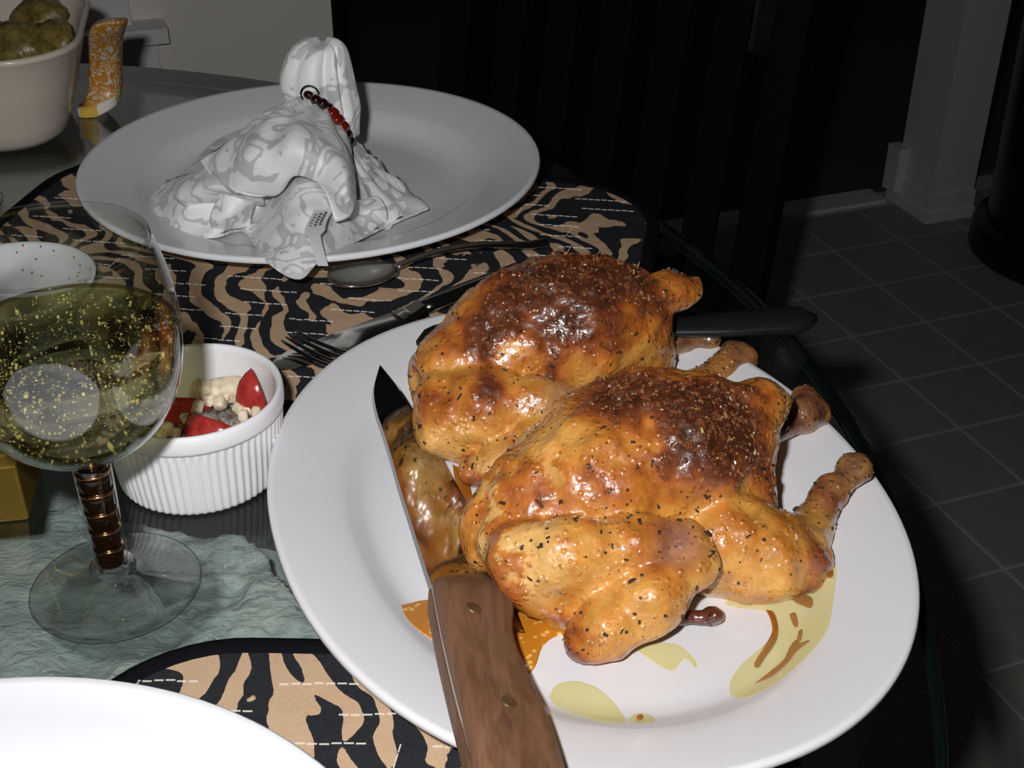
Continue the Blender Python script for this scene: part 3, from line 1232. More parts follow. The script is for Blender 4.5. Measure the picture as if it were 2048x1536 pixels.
far_spec = [
    ('body', (925, 735, 38, 23), (1030, 690, 44, 32), 1),
    ('body', (1030, 690, 44, 32), (1150, 662, 47, 36), 1),
    ('body', (1150, 662, 47, 36), (1222, 655, 46, 30), 1),
    ('body', (1110, 730, 28, 30), (1235, 715, 28, 28), .9),
    ('body', (910, 745, 32, 18), (1030, 760, 28, 26), 1),
    ('body', (1110, 620, 62, 21), (1225, 600, 62, 19), 1),
    ('body', (1010, 645, 54, 21), (1100, 615, 58, 24), 1),
    ('neck_flap', (890, 700, 42, 11), (865, 740, 34, 10), 1),
    ('neck_flap', (865, 740, 34, 10), (862, 785, 25, 9), 1),
    ('neck_flap#inner', (930, 690, 46, 13), (905, 760, 34, 14), 1),
    ('drumstick#near', (1250, 770, 22, 20), (1330, 800, 16, 12), 1),
    ('drumstick#near', (1330, 800, 16, 12), (1400, 775, 17, 9), 1),
    ('drumstick#near', (1400, 775, 17, 9), (1445, 738, 20, 7.5), 1),
    ('drumstick#near', (1445, 738, 20, 7.5), (1482, 712, 24, 7), 1),
    ('drumstick#near', (1462, 702, 26, 4.6), (1496, 722, 23, 5), 1),
    ('drumstick#far', (1240, 700, 32, 18), (1310, 698, 26, 9), 1),
    ('drumstick#far', (1310, 698, 26, 7), (1365, 682, 26, 5.6), 1),
    ('drumstick#far', (1365, 682, 26, 5.6), (1408, 670, 28, 6.5), 1),
    ('drumstick#far', (1402, 655, 30, 4.6), (1422, 684, 26, 4.6), 1),
    ('tail', (1270, 598, 62, 13), (1325, 582, 63, 10), .85),
    ('tail', (1325, 582, 63, 9.5), (1385, 568, 63, 5.5), .8),
    ('tail', (1325, 590, 62, 9), (1365, 592, 60, 7), .8),
    ('wing#near', (890, 800, 34, 14), (965, 812, 34, 17), 1),
    ('wing#near', (965, 812, 34, 17), (1070, 812, 35, 13), 1),
    ('wing#near', (1070, 812, 35, 13), (1145, 822, 34, 9.5), 1),
    ('wing#near', (902, 850, 24, 17), (945, 880, 18, 13), 1),
    ('wing#near', (1000, 840, 28, 10), (1090, 832, 31, 7), 1),
    ('wing_tip#near', (1145, 834, 32, 9), (1062, 892, 24, 11), 1),
    ('wing_tip#near', (1062, 892, 24, 11), (988, 933, 17, 8.5), 1),
    ('wing_tip#near', (985, 928, 17, 8.5), (942, 944, 14, 6.5), 1),
    ('wing#far', (960, 670, 46, 15), (1040, 625, 46, 13), 1),
]
far_dark = [(1165, 636, 84, 4.5, 1.5), (1145, 642, 82, 4, 1.3), (1035, 730, 68, 4, 1.2), (1050, 745, 64, 4, 1.0), (968, 735, 58, 6, .8), (985, 760, 54, 6, .9), (1120, 665, 80, 6, .7), (1000, 655, 66, 9, .6), (1190, 700, 70, 3, .8), (1150, 570, 82, 26, 1.0), (1220, 560, 78, 22, 1.0), (1080, 590, 76, 20, .85), (1000, 620, 66, 18, .7), (1280, 590, 72, 16, .6), (1155, 640, 80, 8, 1.2), (1120, 660, 78, 10, .5),
            (960, 680, 62, 12, .6), (1060, 640, 76, 14, .4), (970, 755, 58, 10, .7), (1000, 780, 52, 8, .6), (1040, 800, 44, 9, .5), (870, 800, 38, 10, .35), (930, 945, 14, 9, .9), (980, 920, 24, 9, .4),
            (860, 720, 40, 14, .4), (1380, 575, 66, 10, .35), (1020, 690, 74, 14, .4)]
far_red = [(1395, 672, 31, 20, BONE), (1484, 712, 27, 13, (.16, .055, .03)), (1430, 745, 24, 14, (.36, .13, .03)), (1130, 820, 36, 14, (.34, .17, .12))]
roast_hen(far_spec, far_dark, far_red, 'roast_hen', 'browned roast hen lying against the black serving spoon', 47)


# ------------------------------------------------------------------ juices on the platter
def pool(name, px, mat, hgt, label, cat='juice', parent=None, z=PWELL, lift=0.0):
    pts = crom([P(x, y, z) for x, y in px] + [P(px[0][0], px[0][1], z)], 5)[:-1]
    n = len(pts)
    c = sum(pts) / n
    V, Fc = [], []
    area = sum(pts[i][0] * pts[(i + 1) % n][1] - pts[(i + 1) % n][0] * pts[i][1] for i in range(n))
    sg = 1 if area > 0 else -1
    q_ = .35 if parent is not None else 1.0
    for ins, dz in ((0, -.0002), (.0001 * q_, hgt * .5), (.00025 * q_, hgt * .85), (.0005 * q_, hgt)):
        for i, p in enumerate(pts):
            tx, ty = pts[(i + 1) % n][0] - pts[i - 1][0], pts[(i + 1) % n][1] - pts[i - 1][1]
            L_ = math.hypot(tx, ty) or 1
            x, y = p[0] - sg * ty / L_ * ins, p[1] + sg * tx / L_ * ins
            V.append((x, y, TZ + platter_h(x, y) + lift + dz))
    for j in range(3):
        for i in range(n):
            k = (i + 1) % n
            Fc.append((j * n + i, j * n + k, (j + 1) * n + k, (j + 1) * n + i))
    Fc.append(tuple(3 * n + i for i in range(n)))
    if parent is not None:
        return mesh(name, V, Fc, mat, parent)
    o = mesh(name, V, Fc, mat, base=(c[0], c[1], TZ + z))
    return tag(o, label, cat, 'juices on the platter')


pa = pool('juice_pool', [(1605, 1130), (1640, 1112), (1655, 1150), (1667, 1172), (1662, 1230), (1650, 1290), (1622, 1330), (1575, 1372), (1530, 1402), (1490, 1410), (1463, 1396), (1460, 1366), (1482, 1330),
                         (1524, 1294), (1549, 1262), (1545, 1238), (1528, 1222), (1480, 1216), (1450, 1206), (1500, 1185), (1560, 1180)], M['juice'], .0007,
          'yellow fat streaked with brown pooled under the drumstick')
for q in ([(1598, 1155), (1625, 1140), (1650, 1165), (1660, 1175), (1658, 1188), (1640, 1182), (1625, 1192), (1600, 1185)],
          [(1575, 1195), (1600, 1193), (1622, 1210), (1620, 1228), (1600, 1215)],
          [(1532, 1222), (1548, 1228), (1556, 1258), (1552, 1285), (1530, 1318), (1516, 1338), (1508, 1330), (1524, 1302), (1543, 1268), (1541, 1242)],
          [(1510, 1374), (1545, 1362), (1575, 1336), (1592, 1315), (1615, 1305), (1598, 1300), (1590, 1290), (1578, 1302), (1565, 1330), (1538, 1352)],
          [(1595, 1272), (1603, 1270), (1600, 1292), (1592, 1292)], [(1578, 1232), (1590, 1230), (1595, 1256), (1588, 1258)]):
    pool('brown_streak', q, M['sauce'], .0003, None, parent=pa, lift=.0006)
pool('juice_pool', [(1098, 1395), (1112, 1372), (1150, 1364), (1195, 1378), (1232, 1412), (1250, 1448), (1228, 1462), (1180, 1448), (1118, 1420)], M['juice'], .0008, 'oval drop of yellow fat near the knife handle')
pd = pool('juice_pool', [(1255, 1448), (1268, 1432), (1290, 1430), (1308, 1444), (1302, 1460), (1272, 1462)], M['juice'], .0008, 'small round yellow fat drop with a dark crumb')
pool('crumb', [(1272, 1443), (1282, 1438), (1285, 1446), (1276, 1450)], M['sauce'], .0012, None, parent=pd, lift=.0005)
pool('juice_pool', [(1270, 1298), (1300, 1285), (1355, 1290), (1390, 1320), (1392, 1336), (1372, 1318), (1360, 1326), (1345, 1342), (1320, 1332), (1290, 1312)], M['juice'], .0004, 'thin pale yellow smear below the charred wing tip')
pool('juice_pool', [(803, 1222), (830, 1206), (870, 1198), (960, 1180), (1050, 1200), (1140, 1250), (1150, 1262), (1110, 1274), (1085, 1295), (1070, 1335), (1046, 1352), (1020, 1320), (940, 1300), (870, 1288), (832, 1272), (812, 1250)],
     M['froth'], .0006, 'orange brown speckled juice spreading under the carving knife')
pool('juice_pool', [(905, 930), (930, 945), (945, 990), (940, 1010), (925, 990), (910, 960)], M['sauce'], .0006, 'brown juice seeping between the two hens')

# charred wing tip scrap
pts = [P(1295, 1262, .012), P(1330, 1245, .012), P(1370, 1235, .012), P(1405, 1235, .012), P(1425, 1232, .013), P(1432, 1245, .012)]
V, Fc = tube(crom(pts, 4), [.0035, .004, .004, .0036, .0032, .003, .003, .003, .003, .0028, .0028, .003, .003, .0034, .0038, .004, .0042, .0042, .004, .0036, .003][:21], 10)
b = pts[0].copy()
b.z = TZ + PWELL
o = mesh('wing_tip_scrap', V, Fc, M['char'], base=b)
tag(o, 'dark charred wing tip lying beside the folded wing', 'meat scrap')


# ================================================================== CARVING KNIFE
kroot = thing('carving_knife', P(870, 1180, PWELL), 'long carving knife with worn wooden handle lying across the platter', 'knife')
Lp = [(758, 734, 24), (746, 782, 24.5), (751, 825, 24.5), (766, 870, 24.5), (781, 918, 25), (800, 985, 25.5), (820, 1048, 27), (842, 1118, 28.5), (863, 1184, 30), (868, 1205, 30.5)]
Rp = [(760, 735, 23.5), (798, 776, 20), (830, 828, 17), (850, 857, 15.5), (868, 885, 14), (912, 967, 12), (956, 1048, 12), (985, 1112, 12.2), (1025, 1205, 13), (1047, 1263, 13.5)]
L3 = [P(x, y, h / 1000) for x, y, h in Lp]
R3 = [P(x, y, h / 1000) for x, y, h in Rp]
nrm = (R3[5] - L3[5]).cross(L3[8] - L3[2]).normalized()
if nrm.z < 0:
    nrm = -nrm
secs = []
LL = crom(L3, 4)
RR = crom(R3, 4)
for i, (a, b) in enumerate(zip(LL, RR)):
    a, b = Vector(a), Vector(b)
    th = .0013
    m1 = a.lerp(b, .9)
    secs.append([a + nrm * th, m1 + nrm * th * .75, b + nrm * .0001, b - nrm * .0001, m1 - nrm * th * .75, a - nrm * th])
V, Fc = loft(secs)
auto_sharp(mesh('blade', V, Fc, M['blade'], kroot), 20)
# handle: two scales on a tang
HL = [(862, 1172, 33), (868, 1210, 33), (884, 1290, 35), (905, 1380, 38), (928, 1470, 41), (950, 1560, 44), (975, 1650, 46)]
HR = [(962, 1160, 20), (1016, 1212, 19), (1016, 1290, 20), (1046, 1372, 23), (1082, 1450, 27), (1112, 1540, 31), (1140, 1640, 34)]
hl = crom([P(x, y, h / 1000) for x, y, h in HL], 4)
hr = crom([P(x, y, h / 1000) for x, y, h in HR], 4)


def handle_secs(f0, f1, n_out, n_in, rnd):
    out = []
    for i, (a, b) in enumerate(zip(hl, hr)):
        a, b = Vector(a), Vector(b)
        wv_ = b - a
        sc = 1 if i > 2 else .55 + .15 * i
        up = nrm * n_out * sc
        dn = nrm * n_in
        s = [a + dn]
        for t, kx in ((0, .45), (.02, .78), (.08, .97), (.18, 1), (.82, 1), (.92, .95), (.98, .75), (1, .4)):
            s.append(a + wv_ * t + dn + (up - dn) * kx)
        s.append(b + dn)
        out.append(s)
    return out


V, Fc = loft(handle_secs(0, 1, .0075, .0011, 0))
scl = auto_sharp(mesh('handle_scale', V, Fc, M['wood'], kroot), 50)
V, Fc = loft([list(reversed(s)) for s in handle_secs(0, 1, -.0085, -.0011, 0)])
auto_sharp(mesh('handle_scale', V, Fc, M['wood'], kroot), 50)
secs = []
for a, b in zip(hl, hr):
    a, b = Vector(a), Vector(b)
    a2, b2 = a.lerp(b, .012), a.lerp(b, .985)
    secs.append([a2 + nrm * .0011, b2 + nrm * .0011, b2 - nrm * .0011, a2 - nrm * .0011])
V, Fc = loft(secs)
mesh('tang', V, Fc, M['steel_dark'], kroot, smooth=False)
for px, py, hh in ((948, 1222, 34), (1008, 1390, 40)):
    c0 = P(px, py, hh / 1000)
    # drop the rivet on to the scale's face
    best = min(zip(hl, hr), key=lambda q: (Vector(q[0]).lerp(Vector(q[1]), .55) - c0).length)
    a, b = Vector(best[0]), Vector(best[1])
    t = max(.3, min(.7, (c0 - a).dot(b - a) / (b - a).length_squared))
    c0 = a.lerp(b, t) + nrm * .0076
    s1 = (b - a).normalized()
    s2 = nrm.cross(s1)
    ring_ = lambda r, k: [c0 + s1 * (r * math.cos(q * math.pi / 8)) + s2 * (r * math.sin(q * math.pi / 8)) + nrm * k for q in range(16)]
    V, Fc = loft([ring_(.0030, -.002), ring_(.0030, .0001), ring_(.0024, .0004)])
    mesh('rivet', V, Fc, M['rivet'], kroot)


# ================================================================== WINE GLASSES
def wine_glass(loc, label, with_wine, seed):
    x, y = loc
    z0 = TZ + .0001
    g = thing('wine_glass', (x, y, z0), label, 'wine glass', 'wine glasses')
    c = (x, y, z0)
    outer = [(.0072, .0715), (.012, .0722), (.020, .0748), (.029, .0812), (.0362, .0915), (.0405, .1040), (.0424, .1180), (.0424, .1270), (.0412, .1390), (.0388, .1500), (.0362, .1580)]
    outer = [tuple(p) for p in crom([(a, b, 0) for a, b in outer], 3)]
    outer = [(p[0], p[1]) for p in outer]
    inner = [(max(r - .0009, 0), zz + (.0012 if zz < .08 else 0)) for r, zz in reversed(outer)]
    prof = outer[:-1] + [(.0364, .1576), (.0368, .1583), (.0364, .1590), (.0356, .1592), (.0350, .1588), (.0349, .1580)] + inner[1:] + [(0, .0735)]
    prof = [(0, .0712)] + prof
    V, Fc = lathe(prof, 96, c)
    mesh('bowl', V, Fc, M['clear'], g)
    V, Fc = lathe([(0, .0712), (.0078, .0712), (.0076, .060), (.0072, .040), (.0070, .0150), (.0072, .0132), (0, .0132)], 40, c)
    st = mesh('stem', V, Fc, M['clear'], g)
    zb = .0140
    hgt = (.0708 - zb) / 6
    for k in range(6):
        a = zb + k * hgt
        r = .0056 + .0002 * k
        V, Fc = lathe([(0, a), (r * .93, a), (r, a + .0008), (r, a + hgt - .0026), (r * .93, a + hgt - .0018), (0, a + hgt - .0018)], 28, c)
        mesh('bead', V, Fc, M['amber_bead'], g)
        BASE[st] = BASE[g]
        V, Fc = lathe([(0, a + hgt - .0018), (r * 1.08, a + hgt - .0017), (r * 1.12, a + hgt - .0009), (r * 1.08, a + hgt - .0001), (0, a + hgt)], 28, c)
        mesh('copper_ring', V, Fc, M['copper'], g)
    V, Fc = lathe([(0, .0134), (.0088, .0134), (.0086, .0105), (.0094, .0088), (.013, .0068), (.020, .0048), (.029, .0030), (.0338, .0022), (.0350, .0015), (.0346, .0006), (.0330, .0), (.030, .0),
                   (.022, .0014), (.010, .0026), (0, .003)], 96, c)
    mesh('foot', V, Fc, M['clear_thick'], g)
    if with_wine:
        lvl = .1215
        wp = [(max(r - .00115, 0), zz + (.0014 if zz < .08 else 0)) for r, zz in outer if zz < lvl - .001]
        rt = wp[-1][0]
        V, Fc = lathe([(0, .0740)] + wp + [(rt + .0002, lvl), (rt - .001, lvl - .0005), (0, lvl - .0006)], 96, c)
        wn = mesh('sparkling_wine', V, Fc, M['wine'], base=c)
        tag(wn, 'pale golden sparkling wine full of bubbles in the glass beside the ramekin', 'wine')
        rr = random.Random(seed)
        parts = []
        for k in range(900):
            zz = .078 + (lvl - .080) * rr.random() ** .8
            rmax = np.interp(zz, [p[1] for p in wp], [p[0] for p in wp]) - .0014
            rad = rmax * (1 - .55 * rr.random() ** 1.8)
            if k % 4 == 0:
                zz = lvl - .0012 - .002 * rr.random()
                rad = rmax * rr.random() ** .35
            a = rr.uniform(0, 2 * math.pi)
            parts.append(sphere((x + rad * math.cos(a), y + rad * math.sin(a), z0 + zz), (.00018 + .00055 * rr.random() ** 3) * (1.5 if k % 37 == 0 else 1), 6, 4))
        V, Fc = join(*parts)
        tag(mesh('bubbles', V, Fc, M['bubble'], wn), kind='stuff')
    return g


wine_glass((-.165, .4155), 'stemmed glass filled with sparkling wine standing in front of the ramekin', True, 5)
wine_glass((-.3765, .800), 'empty clear wine glass standing by the white casserole dish', False, 6)

# ================================================================== RAMEKIN
RC = (-.1465, .5005, TZ + .0001)
NRIB = 66


def rib(a, j):
    return 1 + .010 * math.cos(NRIB * a) if 4 <= j <= 9 else 1.0


prof = [(0, .0005), (.030, .0005), (.0325, 0), (.0355, 0), (.0372, .0012), (.0378, .0030), (.0388, .0120), (.0396, .0220), (.0402, .0300), (.0405, .0345), (.0406, .0352), (.0415, .0356), (.0419, .0370), (.0419, .0425),
        (.0412, .0447), (.0400, .0450), (.0388, .0440), (.0384, .0420), (.0378, .0300), (.0362, .0080), (.0335, .0052), (0, .0050)]
V, Fc = lathe(prof, NRIB * 6, RC, rib)
tag(mesh('ramekin', V, Fc, M['ramekin'], base=RC), 'small white ribbed ramekin of tomato and crumbled cheese', 'ramekin')


def blob(name, c, r, sc, mat, label, cat, group, seed, rough=.25, rot=None, nu=18, nv=11, base_z=None, sharp=False):
    V, Fc = sphere((0, 0, 0), 1.0, nu, nv)
    A = np.array(V)
    if sharp:
        A = np.sign(A) * np.abs(A) ** .55
    A *= (1 + (fbm(A + seed * 3.1, 1.6, seed, 3) - .5) * 2 * rough)[:, None]
    A = A * np.array(sc) * r
    if rot is not None:
        R_ = np.array(Matrix.Rotation(rot[0], 3, 'X') @ Matrix.Rotation(rot[1], 3, 'Y') @ Matrix.Rotation(rot[2], 3, 'Z'))
        A = A @ R_.T
    A = A + np.array(c)
    b = (c[0], c[1], A[:, 2].min())
    o = mesh(name, A.tolist(), Fc, mat, base=b)
    return tag(o, label, cat, group)


def rp(px, py, h):
    return P(px, py, h / 1000)


# tomato wedges: curved skin outside, cut faces inside
def tomato_wedge(c, r, span, rot, label, thick=.35):
    V, Fc = [], []
    nu, nv = 14, 10
    for j in range(nv + 1):
        ph = math.pi * j / nv
        for i in range(nu + 1):
            a = -span / 2 + span * i / nu
            V.append((r * math.sin(ph) * math.cos(a), r * math.sin(ph) * math.sin(a), r * 1.15 * math.cos(ph)))
    ns = len(V)
    for j in range(nv + 1):
        ph = math.pi * j / nv
        for i in (0, nu):
            a = -span / 2 + span * i / nu
            V.append((r * thick * math.sin(ph) * math.cos(a * .6) + .02 * r, r * thick * math.sin(ph) * math.sin(a * .6), r * 1.12 * math.cos(ph)))
    fm = []
    for j in range(nv):
        for i in range(nu):
            p = j * (nu + 1) + i
            Fc.append((p, p + 1, p + nu + 2, p + nu + 1))
            fm.append(0)
        Fc.append((j * (nu + 1), (j + 1) * (nu + 1), ns + 2 * j + 2, ns + 2 * j))
        Fc.append((j * (nu + 1) + nu, ns + 2 * j + 1, ns + 2 * j + 3, (j + 1) * (nu + 1) + nu))
        Fc.append((ns + 2 * j, ns + 2 * j + 2, ns + 2 * j + 3, ns + 2 * j + 1))
        fm += [1, 1, 1]
    R_ = Matrix.Rotation(rot[2], 3, 'Z') @ Matrix.Rotation(rot[1], 3, 'Y') @ Matrix.Rotation(rot[0], 3, 'X')
    W = [R_ @ Vector(v) + Vector(c) for v in V]
    o = mesh('tomato_wedge', W, Fc, None, base=(c[0], c[1], min(v.z for v in W)), mats=[M['tomato'], M['tomato_in']], fmat=fm)
    return tag(o, label, 'tomato', 'tomato pieces in the ramekin')


tomato_wedge((-.1200, .5215, TZ + .0290), .0130, 1.25, (.12, .1, -1.75), 'red tomato wedge standing upright against the ramekin wall', .45)
tomato_wedge(rp(345, 805, 23), .0170, 2.2, (1.4, .4, -1.4), 'large red tomato wedge lying skin up beside the wine glass', .3)
tomato_wedge(rp(440, 862, 20), .0155, 2.0, (1.45, 0, -1.9), 'wet red tomato slice under the cheese at the ramekin front', .3)
tomato_wedge(rp(330, 850, 20), .0120, 2.0, (1.2, .3, -2.4), 'dark red tomato chunk sunk beside the yellow pepper piece', .3)
blob('pepper_piece', rp(292, 858, 20), .010, (1.1, .8, .9), M['yellow_pepper'], 'yellow pepper chunk half hidden by the wine bowl', 'pepper', None, 4, .12)
rr = random.Random(12)
blob('cheese_chunk', rp(458, 780, 28), .0072, (1.35, .8, .75), M['feta'], 'largest pale cheese block at the back of the ramekin', 'cheese', None, 31, .12, (.2, .2, .3), sharp=True)
blob('cheese_chunk', rp(402, 782, 28), .0062, (.8, .7, 1.1), M['feta'], 'cream cheese block leaning on the large tomato wedge', 'cheese', None, 32, .15, (.3, .5, .2), sharp=True)
for k, (px, py, r) in enumerate([(490, 805, 3.2), (502, 815, 3.6), (478, 818, 3.0), (487, 832, 3.0), (440, 806, 3.4), (420, 800, 3.6), (395, 815, 3.4), (330, 858, 3.8), (318, 868, 3.2), (372, 838, 2.8), (398, 848, 3.0), (352, 866, 2.6), (310, 850, 3.4), (450, 795, 2.8), (512, 825, 2.6)]):
    blob('cheese_crumb', rp(px, py, 27), r / 1000, (1.1, .9, .8), M['feta'], 'small pale cheese crumb scattered in the ramekin', 'cheese', 'small cheese crumbs in the ramekin', 40 + k, .35, (rr.random() * 3, rr.random() * 3, rr.random()), 10, 7, sharp=True)
# peppery dressing heaped over the tomato
V, Fc = [], []
nr, na = 16, 44
for j in range(nr + 1):
    for i in range(na):
        a = 2 * math.pi * i / na
        r = .0355 * j / nr
        V.append((RC[0] + r * math.cos(a), RC[1] + r * math.sin(a), 0))
A = np.array(V)
rr_ = np.hypot(A[:, 0] - RC[0], A[:, 1] - RC[1])
A[:, 2] = RC[2] + .0165 + (fbm(A, 90, 4, 3)) * .0095 - (rr_ / .0355) ** 2 * .005 + (fbm(A, 420, 8, 2) - .5) * .0035
V = A.tolist()
Fc = [(j * na + i, j * na + (i + 1) % na, (j + 1) * na + (i + 1) % na, (j + 1) * na + i) for j in range(nr) for i in range(na)]
nb_ = len(V)
for i in range(na):
    x, y, z = V[nr * na + i]
    V.append((RC[0] + (x - RC[0]) * .98, RC[1] + (y - RC[1]) * .98, RC[2] + .0049))
Fc += [(nr * na + i, nr * na + (i + 1) % na, nb_ + (i + 1) % na, nb_ + i) for i in range(na)]
Fc.append(tuple(nb_ + i for i in range(na))[::-1])
tag(mesh('salad_dressing', V, Fc, M['grey_feta'], base=(RC[0], RC[1], RC[2] + .0049)), 'grey peppery cheese dressing filling the ramekin', 'dressing', kind='stuff')

# ================================================================== GOLD BOX
gb = P(58, 1040, 0)
gbr = math.radians(10)
gx, gy = .075, .045
hx_, hy_ = math.cos(gbr), math.sin(gbr)
gcx, gcy = gb.x - gx / 2 * hx_ - gy / 2 * hy_, gb.y - gx / 2 * hy_ + gy / 2 * hx_
g = thing('gold_box', (gcx, gcy, TZ), 'shiny gold foil box at the foot of the wine glass', 'box')
V, Fc = box(gcx, gcy, TZ + .0150, gx, gy, .0300, gbr)
bevel(mesh('box_body', V, Fc, M['gold'], g, smooth=False), .0012)
V, Fc = box(gcx, gcy, TZ + .0335, gx + .0015, gy + .0015, .0072, gbr)
bevel(mesh('box_lid', V, Fc, M['gold'], g, smooth=False), .0015)

# ================================================================== FLATWARE


def utensil_axis(a, b):
    a, b = Vector(a), Vector(b)
    t = (b - a)
    t.z = 0
    L = t.length
    t.normalize()
    s = Vector((-t.y, t.x, 0))
    return a, t, s, L


MZ = .0026
# spoon: bowl left, handle right
sp_a, sp_b = P(657, 583, MZ), P(1092, 494, MZ)
t0 = thing('spoon', sp_a.lerp(sp_b, .3), 'steel spoon lying on the placemat behind the platter', 'spoon')
a, t, s, L = utensil_axis(sp_a, sp_b)
secs = []
BL = .044
for k in range(15):
    u = k / 14
    x = u * BL
    hw = .0145 * math.sqrt(max(0, 1 - (2 * u ** .86 - 1) ** 2)) + .0006
    dep = .0065 * math.sin(math.pi * min(1, u * 1.05)) ** .7 if u < .96 else .001
    rim = .0085 - .0015 * u
    top = [a + t * x + s * (hw * q) + Vector((0, 0, rim - dep * (1 - q * q))) for q in np.linspace(-1, 1, 9)]
    bot = [p - Vector((0, 0, .0012)) for p in reversed(top)]
    secs.append(top + bot)
V, Fc = loft(secs)
mesh('spoon_bowl', V, Fc, M['steel'], t0)
secs = []
for u in np.linspace(0, 1, 26):
    x = BL - .003 + u * (L - BL + .003)
    hw = .0024 + .0032 * u ** 1.6 if u > .12 else .0030 - .005 * u
    z = .0070 + .0075 * math.sin(math.pi * min(1, u * 1.15)) * (1 - .3 * u) - .004 * u
    th = .0018
    c = a + t * x + Vector((0, 0, z))
    secs.append([c + s * (hw * math.cos(q)) + Vector((0, 0, th * math.sin(q))) for q in np.linspace(0, 2 * math.pi, 10, endpoint=False)])
V, Fc = loft(secs)
mesh('spoon_handle', V, Fc, M['steel_dark'], t0)

# table knife: blade to the left, hollow handle to the right
ka, kb = P(545, 742, MZ + .001), P(1052, 548, MZ + .002)
a, t, s, L = utensil_axis(ka, kb)
t0 = thing('table_knife', ka.lerp(kb, .5), 'steel table knife lying between the spoon and the platter', 'knife')
secs = []
BLK = L * .47
for u in np.linspace(0, 1, 18):
    hw = .0095 * min(1, (u * 5 + .05)) ** .5
    off = .001
    c = a + t * (u * BLK) + Vector((0, 0, .0018))
    secs.append([c + s * hw + Vector((0, 0, .0008)), c + s * (hw * .0) + Vector((0, 0, .0010)), c - s * hw + Vector((0, 0, .0001)), c - s * hw - Vector((0, 0, .0001)), c - Vector((0, 0, .001)), c + s * hw - Vector((0, 0, .0008))])
V, Fc = loft(secs)
auto_sharp(mesh('blade', V, Fc, M['steel'], t0), 25)
secs = []
for u in np.linspace(0, 1, 8):
    c = a + t * (BLK + u * L * .09) + Vector((0, 0, .0030 + .0012 * u))
    hw = .0085 - .0035 * u * (1 - .3 * u)
    th = .0013 + .0026 * u
    secs.append([c + s * hw * q[0] + Vector((0, 0, th * q[1])) for q in ((1, .2), (.6, 1), (-.6, 1), (-1, .2), (-1, -.6), (-.5, -1), (.5, -1), (1, -.6))])
V, Fc = loft(secs)
auto_sharp(mesh('bolster', V, Fc, M['steel'], t0), 30)
secs = []
for u in np.linspace(0, 1, 14):
    c = a + t * (BLK + L * .088 + u * L * .44) + Vector((0, 0, .0046))
    hw = (.0058 + .0032 * u) * (1 if u < .97 else .8)
    secs.append([c + s * (hw * math.cos(q)) + Vector((0, 0, .0042 * math.sin(q))) for q in np.linspace(0, 2 * math.pi, 12, endpoint=False)])
V, Fc = loft(secs)
mesh('knife_handle', V, Fc, M['steel_dark'], t0)

# fork: tines over the knife blade, neck under the platter rim
fa, fb = P(576, 669, .013), P(700, 722, .010)
a, t, s, L = utensil_axis(fa, fb)
t0 = thing('fork', fb, 'steel fork resting on the knife blade under the platter rim', 'fork')
for k in range(4):
    o_ = (k - 1.5) * .0052
    pts = [a + t * x + s * o_ * min(1, .7 + x * 9) + Vector((0, 0, z)) for x, z in ((0, -.001 + .0003 * k), (.012, -.0030), (.026, -.0045), (.038, -.0042))]
    V, Fc = tube(crom(pts, 3), [.0005, .0008, .001, .0011, .0012, .0012, .0012, .0012, .0012, .0012], 8)
    mesh('tine', V, Fc, M['steel_dark'], t0)
secs = []
for u in np.linspace(0, 1, 16):
    x = .034 + u * .070
    hw = np.interp(u, [0, .15, .3, .4, 1], [.0096, .0102, .0075, .0032, .0040])
    z = np.interp(u, [0, .2, .4, 1], [-.0042, -.0050, -.0045, -.0065])
    c = a + t * x + Vector((0, 0, float(z)))
    secs.append([c + s * (hw * math.cos(q)) + Vector((0, 0, .0012 * math.sin(q))) for q in np.linspace(0, 2 * math.pi, 10, endpoint=False)])
V, Fc = loft(secs)
mesh('fork_neck', V, Fc, M['steel_dark'], t0)

# black serving spoon behind the far hen
b0, b1 = P(880, 690, .0290), P(1632, 640, .0345)
a, t, s, L = utensil_axis(b0, b1)
t0 = thing('serving_spoon', b0, 'black nylon serving spoon lying across the platter behind the hen', 'serving spoon')
dz = b1.z - b0.z
secs = []
for u in np.linspace(0, 1, 14):
    x = -.012 + u * .058
    hw = .019 * math.sqrt(max(.001, 1 - (2 * u ** .9 - 1) ** 2)) + .0025 * u
    dep = .007 * math.sin(math.pi * u)
    c = a + t * x + Vector((0, 0, dz * x / L + .003))
    top = [c + s * (hw * q) - Vector((0, 0, dep * (1 - q * q))) for q in np.linspace(-1, 1, 9)]
    secs.append(top + [p - Vector((0, 0, .0016)) for p in reversed(top)])
V, Fc = loft(secs)
mesh('spoon_head', V, Fc, M['black_plastic'], t0)
secs = []
for u in np.linspace(0, 1, 26):
    x = .044 + u * (L - .044)
    hw = np.interp(u, [0, .2, .5, .7, .93, .975, 1], [.004, .005, .0078, .0112, .0116, .0090, .0025])
    th = np.interp(u, [0, .3, .9, .97, 1], [.0025, .0035, .0055, .0045, .002])
    c = a + t * x + Vector((0, 0, dz * x / L + .001))
    secs.append([c + s * (hw * math.cos(q)) + Vector((0, 0, th * math.sin(q))) for q in np.linspace(0, 2 * math.pi, 14, endpoint=False)])
V, Fc = loft(secs)
mesh('spoon_handle', V, Fc, M['black_plastic'], t0)


# ================================================================== NAPKIN
def pp(x, y, h):
    return P(x, y, h / 1000)


